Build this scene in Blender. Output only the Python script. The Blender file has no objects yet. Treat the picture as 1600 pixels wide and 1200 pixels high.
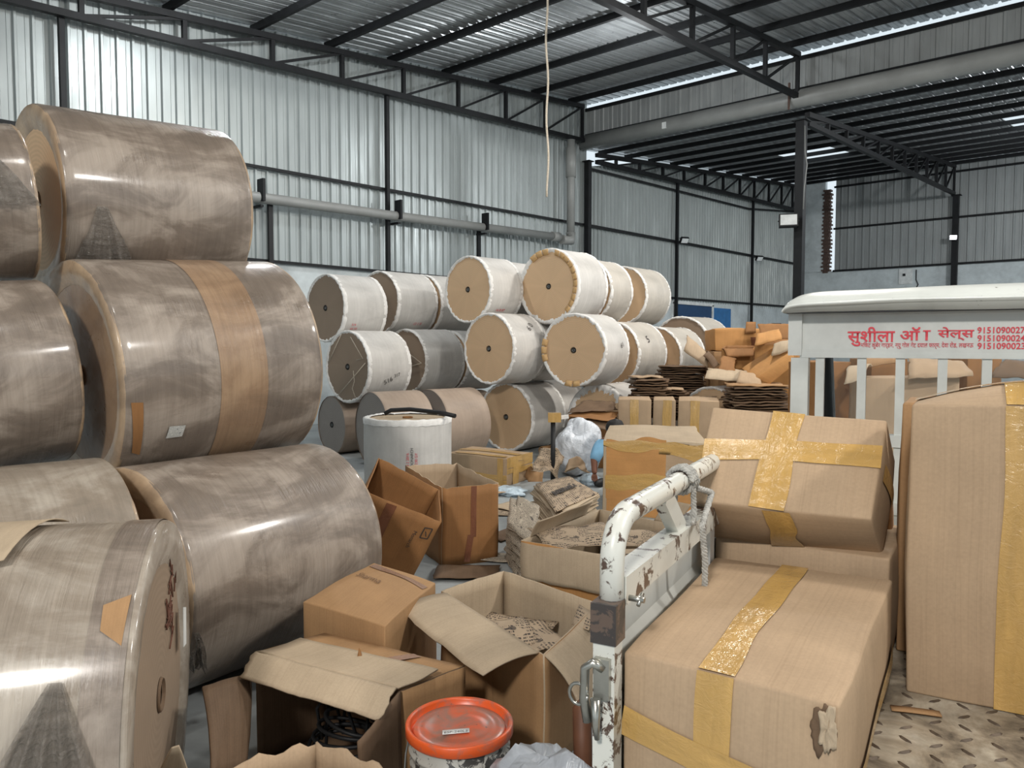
import bpy, bmesh, math, random
from mathutils import Vector, Matrix, noise
V = Vector
R = math.radians
S = bpy.context.scene
COL = S.collection
random.seed(7)

# ---------------------------------------------------------------- camera, sky, lights, exposure
cam_d = bpy.data.cameras.new('camera'); cam = bpy.data.objects.new('camera', cam_d); COL.objects.link(cam)
cam.location = (0, 0, 1.6); cam.rotation_euler = (R(87.0), 0, R(41.0))
cam_d.sensor_width = 36.0; cam_d.lens = 27.0; cam_d.clip_start = .05; cam_d.clip_end = 300
S.camera = cam
S.view_settings.view_transform = 'Standard'; S.view_settings.look = 'None'
S.view_settings.gamma = 1.0; S.view_settings.exposure = -0.62; S.view_settings.use_curve_mapping = False
wd = bpy.data.worlds.new('sky'); S.world = wd; wd.use_nodes = True
bg = wd.node_tree.nodes['Background']; bg.inputs[0].default_value = (.82, .93, 1, 1); bg.inputs[1].default_value = 1.45

def bulb(name, loc, power, r, col=(.95, .98, 1)):
    d = bpy.data.lights.new(name, 'POINT'); d.energy = power; d.shadow_soft_size = r; d.color = col
    o = bpy.data.objects.new(name, d); COL.objects.link(o); o.location = loc; return o
def lamp(name, loc, power, size, target=None, col=(1, .96, .9), shape='DISK', sy=None):
    d = bpy.data.lights.new(name, 'AREA'); d.energy = power; d.shape = shape; d.size = size; d.color = col
    if sy: d.size_y = sy
    o = bpy.data.objects.new(name, d); COL.objects.link(o); o.location = loc
    if target is not None:
        o.rotation_euler = (V(target) - V(loc)).to_track_quat('-Z', 'Y').to_euler()
    return o
# high-bay lamps slung under the roof and added fill lamps, all outside the frame
bulb('bay_or_fill_lamp', (-9.6, 6.4, 6.95), 480, .15)
lamp('high_bay_or_fill_lamp', (4.6, 4.2, 6.4), 520, .6, (-1.5, 5.5, 0), (1, .96, .9))
lamp('high_bay_or_fill_lamp', (3.4, 9.5, 7.0), 560, .6, (-4, 8.5, 0), (1, .96, .9))
lamp('high_bay_or_fill_lamp', (-1.2, 1.6, 6.5), 110, .6, (-1.6, 2.6, 0), (1, .96, .9))
bulb('bay_or_fill_lamp', (-8.5, 13.6, 6.7), 230, .2)  # added fill, brightens the middle stretch of the left wall
lamp('high_bay_or_fill_lamp', (1.4, -4.5, 5.6), 680, .8, (-1.0, 5.0, 1.0), (1, .96, .91))  # added fill behind the camera for the faces turned towards it
lamp('high_bay_or_fill_lamp', (-3.6, 10.6, 7.0), 470, .5, (-5.5, 10, 0), (1, .96, .9))
bulb('bay_or_fill_lamp', (0.5, 24.0, 6.9), 2500, .3)

# ---------------------------------------------------------------- pixel rays (1600 x 1200) for placing things at a known depth or height
FW = V((-math.sin(R(41)) * math.cos(R(3)), math.cos(R(41)) * math.cos(R(3)), -math.sin(R(3))))
RT = V((math.cos(R(41)), math.sin(R(41)), 0)); UPV = RT.cross(FW); CAM = V((0, 0, 1.6))
def ray(px, py): return FW + RT * ((px - 800) / 1200) + UPV * ((600 - py) / 1200)
def at_d(px, py, d): return CAM + ray(px, py) * d
def at_z(px, py, z): r = ray(px, py); return CAM + r * ((z - 1.6) / r.z)
def at_x(px, py, x): r = ray(px, py); return CAM + r * (x / r.x)
def at_y(px, py, y): r = ray(px, py); return CAM + r * (y / r.y)

# ---------------------------------------------------------------- materials
MATS = {}
class NT:
    def __init__(s, name):
        s.m = bpy.data.materials.new(name); s.m.use_nodes = True
        s.t = s.m.node_tree; s.b = s.t.nodes['Principled BSDF']
    def n(s, typ, **k):
        x = s.t.nodes.new(typ)
        for a, v in k.items():
            if a.startswith('i_'): x.inputs[a[2:].replace('_', ' ')].default_value = v
            else: setattr(x, a, v)
        return x
    def l(s, a, b): s.t.links.new(a, b)
    def coord(s, kind, scale=(1, 1, 1), rot=(0, 0, 0)):
        c = s.n('ShaderNodeTexCoord'); m = s.n('ShaderNodeMapping'); m.inputs['Scale'].default_value = scale; m.inputs['Rotation'].default_value = rot
        s.l(c.outputs[kind], m.inputs[0]); return m.outputs[0]
    def noise(s, vec, scale, detail=4, rough=.55, dist=0):
        x = s.n('ShaderNodeTexNoise'); x.inputs['Scale'].default_value = scale; x.inputs['Detail'].default_value = detail
        x.inputs['Roughness'].default_value = rough; x.inputs['Distortion'].default_value = dist
        s.l(vec, x.inputs['Vector']); return x.outputs['Fac']
    def ramp(s, fac, stops, interp='LINEAR'):
        r = s.n('ShaderNodeValToRGB'); e = r.color_ramp; e.interpolation = interp
        while len(e.elements) < len(stops): e.elements.new(.5)
        for el, (p, c) in zip(e.elements, stops):
            el.position = p; el.color = (*c, 1) if len(c) == 3 else c
        s.l(fac, r.inputs[0]); return r.outputs[0]
    def mix(s, fac, a, b, typ='MIX'):
        m = s.n('ShaderNodeMix'); m.data_type = 'RGBA'; m.blend_type = typ
        for inp, v in ((m.inputs[0], fac), (m.inputs[6], a), (m.inputs[7], b)):
            if hasattr(v, 'is_linked') or hasattr(v, 'links'): s.l(v, inp)
            elif isinstance(v, (int, float)): inp.default_value = v
            else: inp.default_value = (*v, 1)
        return m.outputs[2]
    def bump(s, h, strength=.3, dist=.01):
        b = s.n('ShaderNodeBump'); b.inputs['Strength'].default_value = strength; b.inputs['Distance'].default_value = dist
        s.l(h, b.inputs['Height']); s.l(b.outputs[0], s.b.inputs['Normal'])
    def done(s, col=None, rough=.6, metal=0, spec=.5, coat=0, coat_r=.1, alpha=None, trans=0, emis=None, es=0):
        if col is not None:
            if isinstance(col, tuple): s.b.inputs['Base Color'].default_value = (*col, 1)
            else: s.l(col, s.b.inputs['Base Color'])
        if isinstance(rough, (int, float)): s.b.inputs['Roughness'].default_value = rough
        else: s.l(rough, s.b.inputs['Roughness'])
        s.b.inputs['Metallic'].default_value = metal; s.b.inputs['Specular IOR Level'].default_value = spec
        s.b.inputs['Coat Weight'].default_value = coat; s.b.inputs['Coat Roughness'].default_value = coat_r
        s.b.inputs['Transmission Weight'].default_value = trans
        if alpha is not None:
            if isinstance(alpha, (int, float)): s.b.inputs['Alpha'].default_value = alpha
            else: s.l(alpha, s.b.inputs['Alpha'])
        if emis: s.b.inputs['Emission Color'].default_value = (*emis, 1); s.b.inputs['Emission Strength'].default_value = es
        MATS[s.m.name] = s.m; return s.m
def hx(r, g, b):
    f = lambda c: (c / 255 / 12.92) if c / 255 <= .04045 else ((c / 255 + .055) / 1.055) ** 2.4
    return (f(r), f(g), f(b))
def sc(c, k): return tuple(min(1, x * k) for x in c)

def plain(name, col, rough=.6, metal=0, var=.15, nscale=6, spec=.5, bump=0):
    n = NT(name); v = n.coord('Object'); f = n.noise(v, nscale, 5)
    c = n.ramp(f, [(.3, sc(col, 1 - var)), (.7, sc(col, 1 + var))])
    if bump: n.bump(n.noise(v, nscale * 6, 4), bump, .005)
    return n.done(c, rough, metal, spec)
def board(name, col, streak=.07, dirt=.2, rough=.75):
    n = NT(name); uv = n.coord('UV', (150, 1.2, 1)); uv2 = n.coord('UV', (1, 1, 1))
    st = n.noise(uv, 1.0, 3, .6); mo = n.noise(uv2, 3.5, 6, .6); fine = n.noise(uv2, 120, 2)
    c1 = n.ramp(st, [(.28, sc(col, 1 - streak)), (.5, col), (.75, sc(col, 1 + streak * .5))])
    c2 = n.ramp(mo, [(.3, (1 - dirt, 1 - dirt, 1 - dirt)), (.6, (1, 1, 1)), (.8, (1.06, 1.05, 1.03))])
    c = n.mix(1, c1, c2, 'MULTIPLY')
    ln = n.noise(n.coord('UV', (26, .35, 1)), 1, 2, .5); lf = n.ramp(ln, [(.482, (1, 1, 1)), (.494, (.80, .78, .76)), (.506, (1, 1, 1)), (.58, (1, 1, 1)), (.588, (1.10, 1.10, 1.09)), (.596, (1, 1, 1))]); c = n.mix(.42, c, lf, 'MULTIPLY')
    c = n.mix(.12, c, n.ramp(fine, [(.3, sc(col, .6)), (.7, sc(col, 1.3))]))
    n.bump(st, .12, .003)
    return n.done(c, rough, 0, .3)
def tape(name, col, rough=.22):
    n = NT(name); uv = n.coord('UV', (22, 3, 1)); u2 = n.coord('UV', (1, 1, 1))
    a = n.noise(uv, 1.3, 4, .6, .4); b = n.noise(u2, 40, 4, .7, .8)
    c = n.ramp(a, [(.3, sc(col, .8)), (.6, col), (.8, sc(col, 1.25))])
    m = n.n('ShaderNodeMath', operation='ADD'); n.l(a, m.inputs[0]); n.l(b, m.inputs[1])
    n.bump(m.outputs[0], .5, .006)
    return n.done(c, rough, 0, .6, coat=.35, coat_r=.12)

board('kraft_board', hx(175, 150, 122)); board('kraft_board_pale', hx(182, 163, 138)); board('brown_board', hx(146, 104, 64), .09, .25)
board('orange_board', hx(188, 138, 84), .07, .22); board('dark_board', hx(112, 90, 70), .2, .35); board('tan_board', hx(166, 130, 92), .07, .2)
board('inner_board', hx(176, 154, 128), .09, .22)
tape('amber_tape', hx(190, 152, 88)); tape('brown_tape', hx(118, 76, 56)); tape('clear_brown_tape', hx(158, 124, 104), .15)

def film(name, col, tint):
    n = NT(name); o = n.coord('Object'); ax = n.coord('Object', (1.2, 34, 1.2)); o2 = n.coord('Object', (1, .55, 1))
    st = n.noise(ax, 1.0, 5, .65, .3); mo = n.noise(o2, 4.2, 7, .62, .6); cl = n.noise(o2, 9, 5, .6, .4)
    c1 = n.ramp(mo, [(.25, sc(col, .70)), (.45, col), (.58, tint), (.75, sc(tint, 1.14))])
    c2 = n.ramp(st, [(.25, (.80, .79, .78)), (.55, (1, 1, 1)), (.8, (1.12, 1.12, 1.12))])
    c = n.mix(1, c1, c2, 'MULTIPLY')
    rg = n.ramp(cl, [(.3, (.24,) * 3), (.7, (.5,) * 3)])
    w = n.noise(n.coord('Object', (2.2, 16, 2.2)), 2.2, 6, .6, 1.2); w2 = n.noise(n.coord('Object', (1.0, 70, 1.0)), 1.0, 3, .6, .6)
    wm_ = n.n('ShaderNodeMath', operation='ADD'); n.l(w, wm_.inputs[0]); n.l(w2, wm_.inputs[1]); n.bump(wm_.outputs[0], .42, .010)
    return n.done(c, rg, 0, .35, coat=.4, coat_r=.13)
film('film_wrapped_kraft', hx(120, 108, 97), hx(152, 140, 128))
film('film_wrapped_grey', hx(140, 128, 114), hx(166, 156, 143))
film('film_band', hx(142, 116, 92), hx(156, 130, 104)); film('film_rim', hx(160, 138, 114), hx(182, 158, 130))
def ends(name, col, d=.06):
    n = NT(name); o = n.coord('Object'); w = n.n('ShaderNodeTexWave', wave_type='RINGS', rings_direction='Y')
    w.inputs['Scale'].default_value = 13; w.inputs['Distortion'].default_value = 2.2; w.inputs['Detail'].default_value = 3
    n.l(o, w.inputs['Vector']); sp = n.n('ShaderNodeSeparateXYZ'); n.l(o, sp.inputs[0])
    at = n.n('ShaderNodeMath', operation='ARCTAN2'); n.l(sp.outputs[0], at.inputs[0]); n.l(sp.outputs[2], at.inputs[1])
    cx = n.n('ShaderNodeCombineXYZ'); n.l(at.outputs[0], cx.inputs[0]); an = n.noise(cx.outputs[0], 1.6, 2)
    c1 = n.ramp(w.outputs['Fac'], [(0, sc(col, 1 - d)), (1, sc(col, 1 + d))])
    c = n.mix(1, c1, n.ramp(an, [(.3, (.94, .94, .94)), (.7, (1.04, 1.04, 1.04))]), 'MULTIPLY')
    n.bump(n.noise(n.coord('Object'), 60, 3), .1, .003)
    return n.done(c, .55, 0, .4)
ends('paper_end', hx(206, 174, 138)); ends('paper_end_dull', hx(146, 127, 108)); ends('paper_end_grey', hx(150, 141, 134), .1)  # dull: darker paper, also shade put into the left white reels' ends
def wrapw(name, col):
    n = NT(name); ax = n.coord('Object', (1.5, 22, 1.5)); o = n.coord('Object', (1, .6, 1))
    st = n.noise(ax, 1, 4, .6); mo = n.noise(o, 3, 6, .6, .3)
    c = n.mix(1, n.ramp(mo, [(.25, sc(col, .78)), (.5, col), (.8, sc(col, 1.12))]), n.ramp(st, [(.3, (.9, .9, .9)), (.7, (1.04, 1.04, 1.04))]), 'MULTIPLY')
    n.bump(n.noise(n.coord('Object', (3, 7, 3)), 2.5, 5), .2, .02)
    return n.done(c, .55, 0, .4)
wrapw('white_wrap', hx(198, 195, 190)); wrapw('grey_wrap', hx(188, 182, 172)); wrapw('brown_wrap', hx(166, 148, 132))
plain('torn_white', hx(226, 224, 220), .7, 0, .12, 14, .4, .5)
plain('tab_kraft', hx(200, 162, 110), .6, 0, .12, 20)
plain('steel_black', hx(24, 25, 27), .55, 0, .3, 5, .3); plain('steel_grey', hx(112, 114, 112), .5, .2, .15, 3)
plain('pvc_grey', hx(142, 143, 140), .45, 0, .12, 2); plain('black', hx(18, 18, 20), .6); plain('rubber', hx(30, 30, 31), .8)
plain('rope_pale', hx(190, 178, 160), .9, 0, .2, 40); plain('rope_grey', hx(170, 168, 162), .9, 0, .3, 60, bump=.6)
plain('white_plain', hx(222, 224, 222), .5); plain('ink_red', hx(214, 66, 78), .6, 0, .1, 30); plain('ink_black', hx(52, 46, 42), .7); plain('ink_pencil', hx(112, 84, 60), .8); plain('ink_brown', hx(104, 66, 50), .8)
plain('chrome', hx(170, 168, 160), .28, .9, .3, 12); plain('wood_brown', hx(104, 66, 44), .6, 0, .25, 9); plain('skin', hx(120, 78, 58), .6, 0, .05); plain('hair', hx(22, 19, 18), .7, 0, .3, 30)
plain('shirt_blue', hx(128, 178, 212), .85, 0, .1, 8, bump=.3); plain('trousers', hx(44, 46, 58), .85); plain('blue_paint', hx(50, 112, 168), .6, 0, .15, 5); plain('dark_blue', hx(30, 66, 104), .6)
plain('brick_red', hx(88, 70, 62), .9, 0, .3, 18, bump=.6)
plain('windscreen_seal', hx(34, 38, 40), .6)
def metal_sheet(name, col, rough=.38, met=.4):
    n = NT(name); o = n.coord('Object', (1, 1, .25)); f = n.noise(o, 2.0, 5, .6)
    c = n.ramp(f, [(.3, sc(col, .86)), (.7, sc(col, 1.08))])
    return n.done(c, n.ramp(n.noise(o, 5, 4), [(.3, (rough * .8,) * 3), (.7, (rough * 1.25,) * 3)]), met, .5)
metal_sheet('galvanised_sheet', hx(166, 172, 171)); metal_sheet('galvanised_back', hx(160, 163, 162), .5, .3); metal_sheet('roof_sheet', hx(176, 179, 180), .34, .5)
def plaster(name, col):
    n = NT(name); o = n.coord('Object'); a = n.noise(o, 1.3, 7, .65, .3); b = n.noise(o, 9, 5)
    c = n.mix(1, n.ramp(a, [(.3, sc(col, .74)), (.55, col), (.8, sc(col, 1.1))]), n.ramp(b, [(.3, (.93,) * 3), (.7, (1.03,) * 3)]), 'MULTIPLY')
    n.bump(b, .2, .01); return n.done(c, .8, 0, .3)
plaster('plaster_white', hx(206, 213, 214)); plaster('plaster_grey', hx(150, 154, 152)); plaster('concrete_floor', hx(158, 163, 164))
def chipped(name, col, thr=.62, rust=hx(70, 52, 44), rough=.32):
    n = NT(name); o = n.coord('Object'); a = n.noise(o, 20, 9, .7, .5); b = n.noise(o, 2.6, 5, .6)
    m = n.n('ShaderNodeMath', operation='ADD'); n.l(a, m.inputs[0]); k = n.n('ShaderNodeMath', operation='MULTIPLY'); k.inputs[1].default_value = .35
    n.l(b, k.inputs[0]); n.l(k.outputs[0], m.inputs[1])
    f = n.ramp(m.outputs[0], [(thr + .155, (0,) * 3), (thr + .185, (1,) * 3)])
    base = n.ramp(b, [(.25, sc(col, .72)), (.5, col), (.8, sc(col, 1.1))])
    c = n.mix(f, base, rust); n.bump(f, -.3, .003)
    return n.done(c, rough, 0, .5, coat=.2)
chipped('truck_white', hx(208, 211, 206), .71); chipped('gate_white', hx(206, 206, 198), .56, hx(84, 66, 56)); chipped('bracket_dark', hx(58, 52, 50), .5, hx(92, 76, 66), .5); chipped('panel_white', hx(204, 206, 201), .7, hx(120, 112, 100), .45)
chipped('bucket_white', hx(190, 188, 180), .52, hx(70, 68, 66)); 
n_ = NT('bucket_orange'); _o = n_.coord('Object'); _a = n_.noise(_o, 16, 6, .65, .6); _b = n_.noise(_o, 60, 4)
_c = n_.mix(n_.ramp(_a, [(.5, (0,) * 3), (.68, (.75,) * 3)]), hx(222, 92, 40), hx(132, 108, 100)); _c = n_.mix(n_.ramp(_b, [(.68, (0,) * 3), (.74, (1,) * 3)]), _c, hx(60, 50, 48)); n_.done(_c, .34, 0, .5)
n_ = NT('lid_faded'); _o = n_.coord('Object'); _a = n_.noise(_o, 11, 6, .65, .8); _b = n_.noise(_o, 50, 4)
_c = n_.mix(n_.ramp(_a, [(.38, (0,) * 3), (.62, (1,) * 3)]), hx(206, 96, 60), hx(150, 112, 98)); _c = n_.mix(n_.ramp(_b, [(.66, (0,) * 3), (.72, (1,) * 3)]), _c, hx(64, 54, 50)); n_.done(_c, .3, 0, .5)

def printed(name, col, ink, s=1.0, cover=.5):
    n = NT(name); big = n.coord('UV', (1, 1, 1)); wl = n.coord('UV', (150 * s, 30 * s, 1))
    a = n.noise(wl, 1, 1, .3); st = n.noise(big, 4, 5); blk = n.noise(n.coord('UV', (9 * s, 14 * s, 1)), 1, 0)
    w = n.n('ShaderNodeTexWave', bands_direction='Y'); w.inputs['Scale'].default_value = 14 * s; n.l(big, w.inputs['Vector'])
    lines = n.ramp(w.outputs['Fac'], [(.45, (0,) * 3), (.5, (1,) * 3)]); fa = n.ramp(a, [(.46, (0,) * 3), (.5, (1,) * 3)]); fb = n.ramp(blk, [(cover, (0,) * 3), (cover + .02, (1,) * 3)])
    f = n.mix(1, n.mix(1, fa, lines, 'MULTIPLY'), fb, 'MULTIPLY')
    sol = n.ramp(n.noise(n.coord('UV', (7, 11, 1)), 1.3, 0), [(.735, (0,) * 3), (.745, (.8,) * 3)])
    c = n.mix(n.mix(1, f, sol, 'LIGHTEN'), n.ramp(st, [(.3, sc(col, .78)), (.7, sc(col, 1.05))]), ink)
    return n.done(c, .8, 0, .3)
printed('printed_kraft', hx(176, 156, 132), hx(66, 58, 54), 1.2, .42); printed('printed_dense', hx(178, 166, 148), hx(60, 56, 54), 1.4, .3); printed('label_print', hx(214, 214, 208), hx(60, 60, 62), 3, .3)
def sackm(name, col):
    n = NT(name); o = n.coord('Object'); a = n.noise(o, 5, 4, .6, 1.6); v = n.n('ShaderNodeTexVoronoi', feature='DISTANCE_TO_EDGE'); v.inputs['Scale'].default_value = 9; n.l(n.coord('Object', (1, 1, .6), (.4, .3, 0)), v.inputs['Vector'])
    m = n.n('ShaderNodeMath', operation='ADD'); n.l(a, m.inputs[0]); n.l(v.outputs[0], m.inputs[1])
    c = n.ramp(a, [(.3, sc(col, .8)), (.6, col)]); n.bump(m.outputs[0], .6, .05); return n.done(c, .35, 0, .5)
sackm('sack_white', hx(228, 233, 240)); sackm('sack_grey', hx(168, 172, 178)); sackm('plastic_blue', hx(196, 214, 226))
def clear_film(name):
    n = NT(name); o = n.coord('Object', (3, 3, 9)); a = n.noise(o, 4, 7, .65, 1.2); n.bump(a, .9, .03)
    al = n.ramp(a, [(.35, (.45,) * 3), (.7, (.85,) * 3)])
    return n.done(hx(128, 121, 113), .14, 0, .8, alpha=al)
clear_film('loose_film')
n_ = NT('glass'); n_.done((.85, .92, .92), .05, 0, .5, alpha=.14)
n_ = NT('lamp_glow'); n_.done((1, 1, 1), .5, emis=(.9, .95, 1), es=30)
n_ = NT('bed_plate'); _o = n_.coord('Object'); _a = n_.noise(_o, 5, 7, .7, .6); _b = n_.noise(_o, 28, 5, .6)
_c = n_.mix(1, n_.ramp(_a, [(.34, hx(70, 62, 54)), (.5, hx(142, 130, 112)), (.72, hx(186, 178, 162))]), n_.ramp(_b, [(.3, (.75,) * 3), (.7, (1.1,) * 3)]), 'MULTIPLY')
n_.bump(_b, .3, .004); n_.done(_c, .6, .1, .4)
plain('tread_dark', hx(84, 72, 60), .5, .3, .35, 30)

# ---------------------------------------------------------------- objects
def tag(o, label=None, cat=None, group=None, kind=None):
    if label: o['label'] = label
    if cat: o['category'] = cat
    if group: o['group'] = group
    if kind: o['kind'] = kind
    return o
def thing(name, label, cat, loc=(0, 0, 0), rot=(0, 0, 0), group=None):
    o = bpy.data.objects.new(name, None); COL.objects.link(o); o.location = loc; o.rotation_euler = rot; o.empty_display_size = .1
    return tag(o, label, cat, group)
def wm(o):
    m = o.matrix_basis.copy(); p = o.parent
    while p: m = p.matrix_basis @ m; p = p.parent
    return m
class MB:
    def __init__(s): s.v = []; s.f = []; s.uv = []; s.mi = []; s.sm = []
    def quad(s, pts, uv=None, mi=0, sm=False):
        b = len(s.v); s.v += [V(p) for p in pts]; s.f.append(tuple(range(b, b + len(pts))))
        s.uv.append(uv or [(0, 0)] * len(pts)); s.mi.append(mi); s.sm.append(sm)
    def grid(s, f, nu, nv, lu=1, lv=1, mi=0, sm=True, wrap=False, flip=False, swap=False):
        b = len(s.v); cols = nu if wrap else nu + 1
        for j in range(nv + 1):
            for i in range(cols): s.v.append(V(f(i / nu, j / nv)))
        for j in range(nv):
            for i in range(nu):
                i2 = (i + 1) % cols
                q = [b + j * cols + i, b + j * cols + i2, b + (j + 1) * cols + i2, b + (j + 1) * cols + i]
                u = [(i / nu * lu, j / nv * lv), ((i + 1) / nu * lu, j / nv * lv), ((i + 1) / nu * lu, (j + 1) / nv * lv), (i / nu * lu, (j + 1) / nv * lv)]
                if swap: u = [(y, x) for x, y in u]
                if flip: q.reverse(); u.reverse()
                s.f.append(tuple(q)); s.uv.append(u); s.mi.append(mi); s.sm.append(sm)
        return s
    def box(s, c, size, rot=None, mi=0):
        m = rot.to_matrix() if hasattr(rot, 'to_matrix') else (rot or Matrix.Identity(3)); c = V(c); h = V(size) / 2
        P = [c + m @ V((x * h.x, y * h.y, z * h.z)) for x in (-1, 1) for y in (-1, 1) for z in (-1, 1)]
        for q in ((0, 1, 3, 2), (4, 6, 7, 5), (0, 4, 5, 1), (2, 3, 7, 6), (0, 2, 6, 4), (1, 5, 7, 3)):
            a, b_, d = P[q[0]], P[q[1]], P[q[3]]
            lu, lv = (b_ - a).length, (d - a).length
            s.quad([P[i] for i in q], [(0, 0), (lu, 0), (lu, lv), (0, lv)], mi)
        return s
    def bar(s, a, b, w, h=None, up=(0, 0, 1), mi=0):
        a = V(a); b = V(b); d = b - a; L = d.length; y = d.normalized(); x = y.cross(V(up))
        if x.length < 1e-4: x = y.cross(V((1, 0, 0)))
        x.normalize(); z = x.cross(y)
        return s.box((a + b) / 2, (w, L, h or w), Matrix((x, y, z)).transposed(), mi)
    def tube(s, pts, r, n=10, mi=0, cap=True):
        pts = [V(p) for p in pts]; b = len(s.v); N = len(pts); x = None
        for i, p in enumerate(pts):
            t = (pts[min(i + 1, N - 1)] - pts[max(i - 1, 0)]).normalized()
            if x is None: x = t.orthogonal().normalized()
            x = (x - t * x.dot(t)).normalized(); y = t.cross(x); rr = r(i / (N - 1)) if callable(r) else r
            for k in range(n): a = 2 * math.pi * k / n; s.v.append(p + (x * math.cos(a) + y * math.sin(a)) * rr)
        for i in range(N - 1):
            for k in range(n):
                k2 = (k + 1) % n
                s.f.append((b + i * n + k, b + i * n + k2, b + (i + 1) * n + k2, b + (i + 1) * n + k)); s.uv.append([(0, 0)] * 4); s.mi.append(mi); s.sm.append(True)
        if cap:
            for i in (0, N - 1):
                q = [b + i * n + k for k in range(n)]
                if i == 0: q.reverse()
                s.f.append(tuple(q)); s.uv.append([(0, 0)] * n); s.mi.append(mi); s.sm.append(False)
        return s
    def build(s, name, mats, parent=None, merge=0, solid=0, inner=None, bevel=0, subsurf=0, origin=None):
        M = wm(parent).inverted() if parent else (Matrix.Translation(-V(origin)) if origin is not None else Matrix.Identity(4))
        me = bpy.data.meshes.new(name); me.from_pydata([M @ v for v in s.v], [], s.f)
        uvl = me.uv_layers.new(name='UVMap'); k = 0
        for fi, u in enumerate(s.uv):
            for c in u: uvl.data[k].uv = c; k += 1
        mats = mats if isinstance(mats, (list, tuple)) else [mats]
        for m in mats: me.materials.append(MATS[m])
        for p, a, b in zip(me.polygons, s.mi, s.sm): p.material_index = a; p.use_smooth = b
        if merge:
            bm = bmesh.new(); bm.from_mesh(me); bmesh.ops.remove_doubles(bm, verts=bm.verts, dist=merge); bmesh.ops.recalc_face_normals(bm, faces=bm.faces); bm.to_mesh(me); bm.free()
        me.update()
        o = bpy.data.objects.new(name, me); COL.objects.link(o)
        if parent: o.parent = parent
        elif origin is not None: o.location = origin
        if bevel:
            m = o.modifiers.new('bevel', 'BEVEL'); m.width = bevel; m.segments = 2; m.limit_method = 'ANGLE'; m.angle_limit = R(50)
        if solid:
            m = o.modifiers.new('solid', 'SOLIDIFY'); m.thickness = solid; m.offset = 0
            if inner is not None: me.materials.append(MATS[inner]); m.material_offset = len(mats); m.material_offset_rim = len(mats)
        if subsurf:
            m = o.modifiers.new('sub', 'SUBSURF'); m.levels = m.render_levels = subsurf
        return o
def solo(mb, name, mats, label, cat, group=None, **k):
    lo = V((min(v.x for v in mb.v), min(v.y for v in mb.v), min(v.z for v in mb.v))); hi = V((max(v.x for v in mb.v), max(v.y for v in mb.v), max(v.z for v in mb.v)))
    return tag(mb.build(name, mats, origin=V(((lo.x + hi.x) / 2, (lo.y + hi.y) / 2, lo.z)), **k), label, cat, group)
def nv(p, f=1.0, seed=0): return noise.noise_vector(V(p) * f + V((seed * 7.3, seed * 3.1, seed * 5.7)))
def lerp(a, b, t): return a + (b - a) * t
def bil(p, u, v): return lerp(lerp(p[0], p[1], u), lerp(p[3], p[2], u), v)
def copy_tree(o, parent=None):
    c = o.copy(); COL.objects.link(c)
    if parent: c.parent = parent
    for ch in list(o.children): copy_tree(ch, c)
    return c
def text_mesh(name, body, mat, parent, fn, size, ax='LEFT', bold=0, sx=1.0):
    cu = bpy.data.curves.new(name, 'FONT'); cu.body = body; cu.size = size; cu.align_x = ax; cu.offset = bold; cu.resolution_u = 3
    t = bpy.data.objects.new(name, cu); COL.objects.link(t); bpy.context.view_layer.update()
    dg = bpy.context.evaluated_depsgraph_get(); me = bpy.data.meshes.new_from_object(t.evaluated_get(dg))
    bpy.data.objects.remove(t); bpy.data.curves.remove(cu)
    M = wm(parent).inverted()
    for v in me.vertices: v.co = M @ V(fn(v.co.x * sx, v.co.y))
    me.materials.clear(); me.materials.append(MATS[mat]); me.name = name
    o = bpy.data.objects.new(name, me); COL.objects.link(o); o.parent = parent; return o
# ---------------------------------------------------------------- the shed
XL, YS, YB, XR, YF = -13.0, 18.2, 34.5, 15.0, -10.0
def zr1(y): return 7.36 + (y - 7.68) * .1          # underside of the near roof sheet
def zr2(y): return 7.16 + (y - 18.5) * .095        # underside of the far roof sheet
def structure(mb, name, mats, label, cat, **k):
    o = mb.build(name, mats, **k); return tag(o, label, cat, kind='structure')
def ribs(a, b, pitch=.24, h=.042):
    out = []; x = a
    while x < b - 1e-6:
        for dx, dz in ((0, 0), (pitch * .40, 0), (pitch * .42, h * .18), (pitch * .46, h * .18), (pitch * .48, 0), (pitch * .70, 0), (pitch * .78, h), (pitch * .92, h)):
            if x + dx < b: out.append((x + dx, dz))
        x += pitch
    out.append((b, 0)); return out
def sheet_rows(prof, rows, fn, skip=None):
    mb = MB()
    for (a, da), (b, db) in zip(prof, prof[1:]):
        for r0, r1 in zip(rows, rows[1:]):
            if skip and skip((a + b) / 2, (r0 + r1) / 2): continue
            mb.quad([fn(a, da, r0), fn(b, db, r0), fn(b, db, r1), fn(a, da, r1)])
    return mb
mb = MB(); mb.quad([(XL - .3, YF, 0), (XR, YF, 0), (XR, YB + .3, 0), (XL - .3, YB + .3, 0)])
structure(mb, 'floor', 'concrete_floor', 'pale grey concrete floor of the shed', 'floor')
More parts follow.
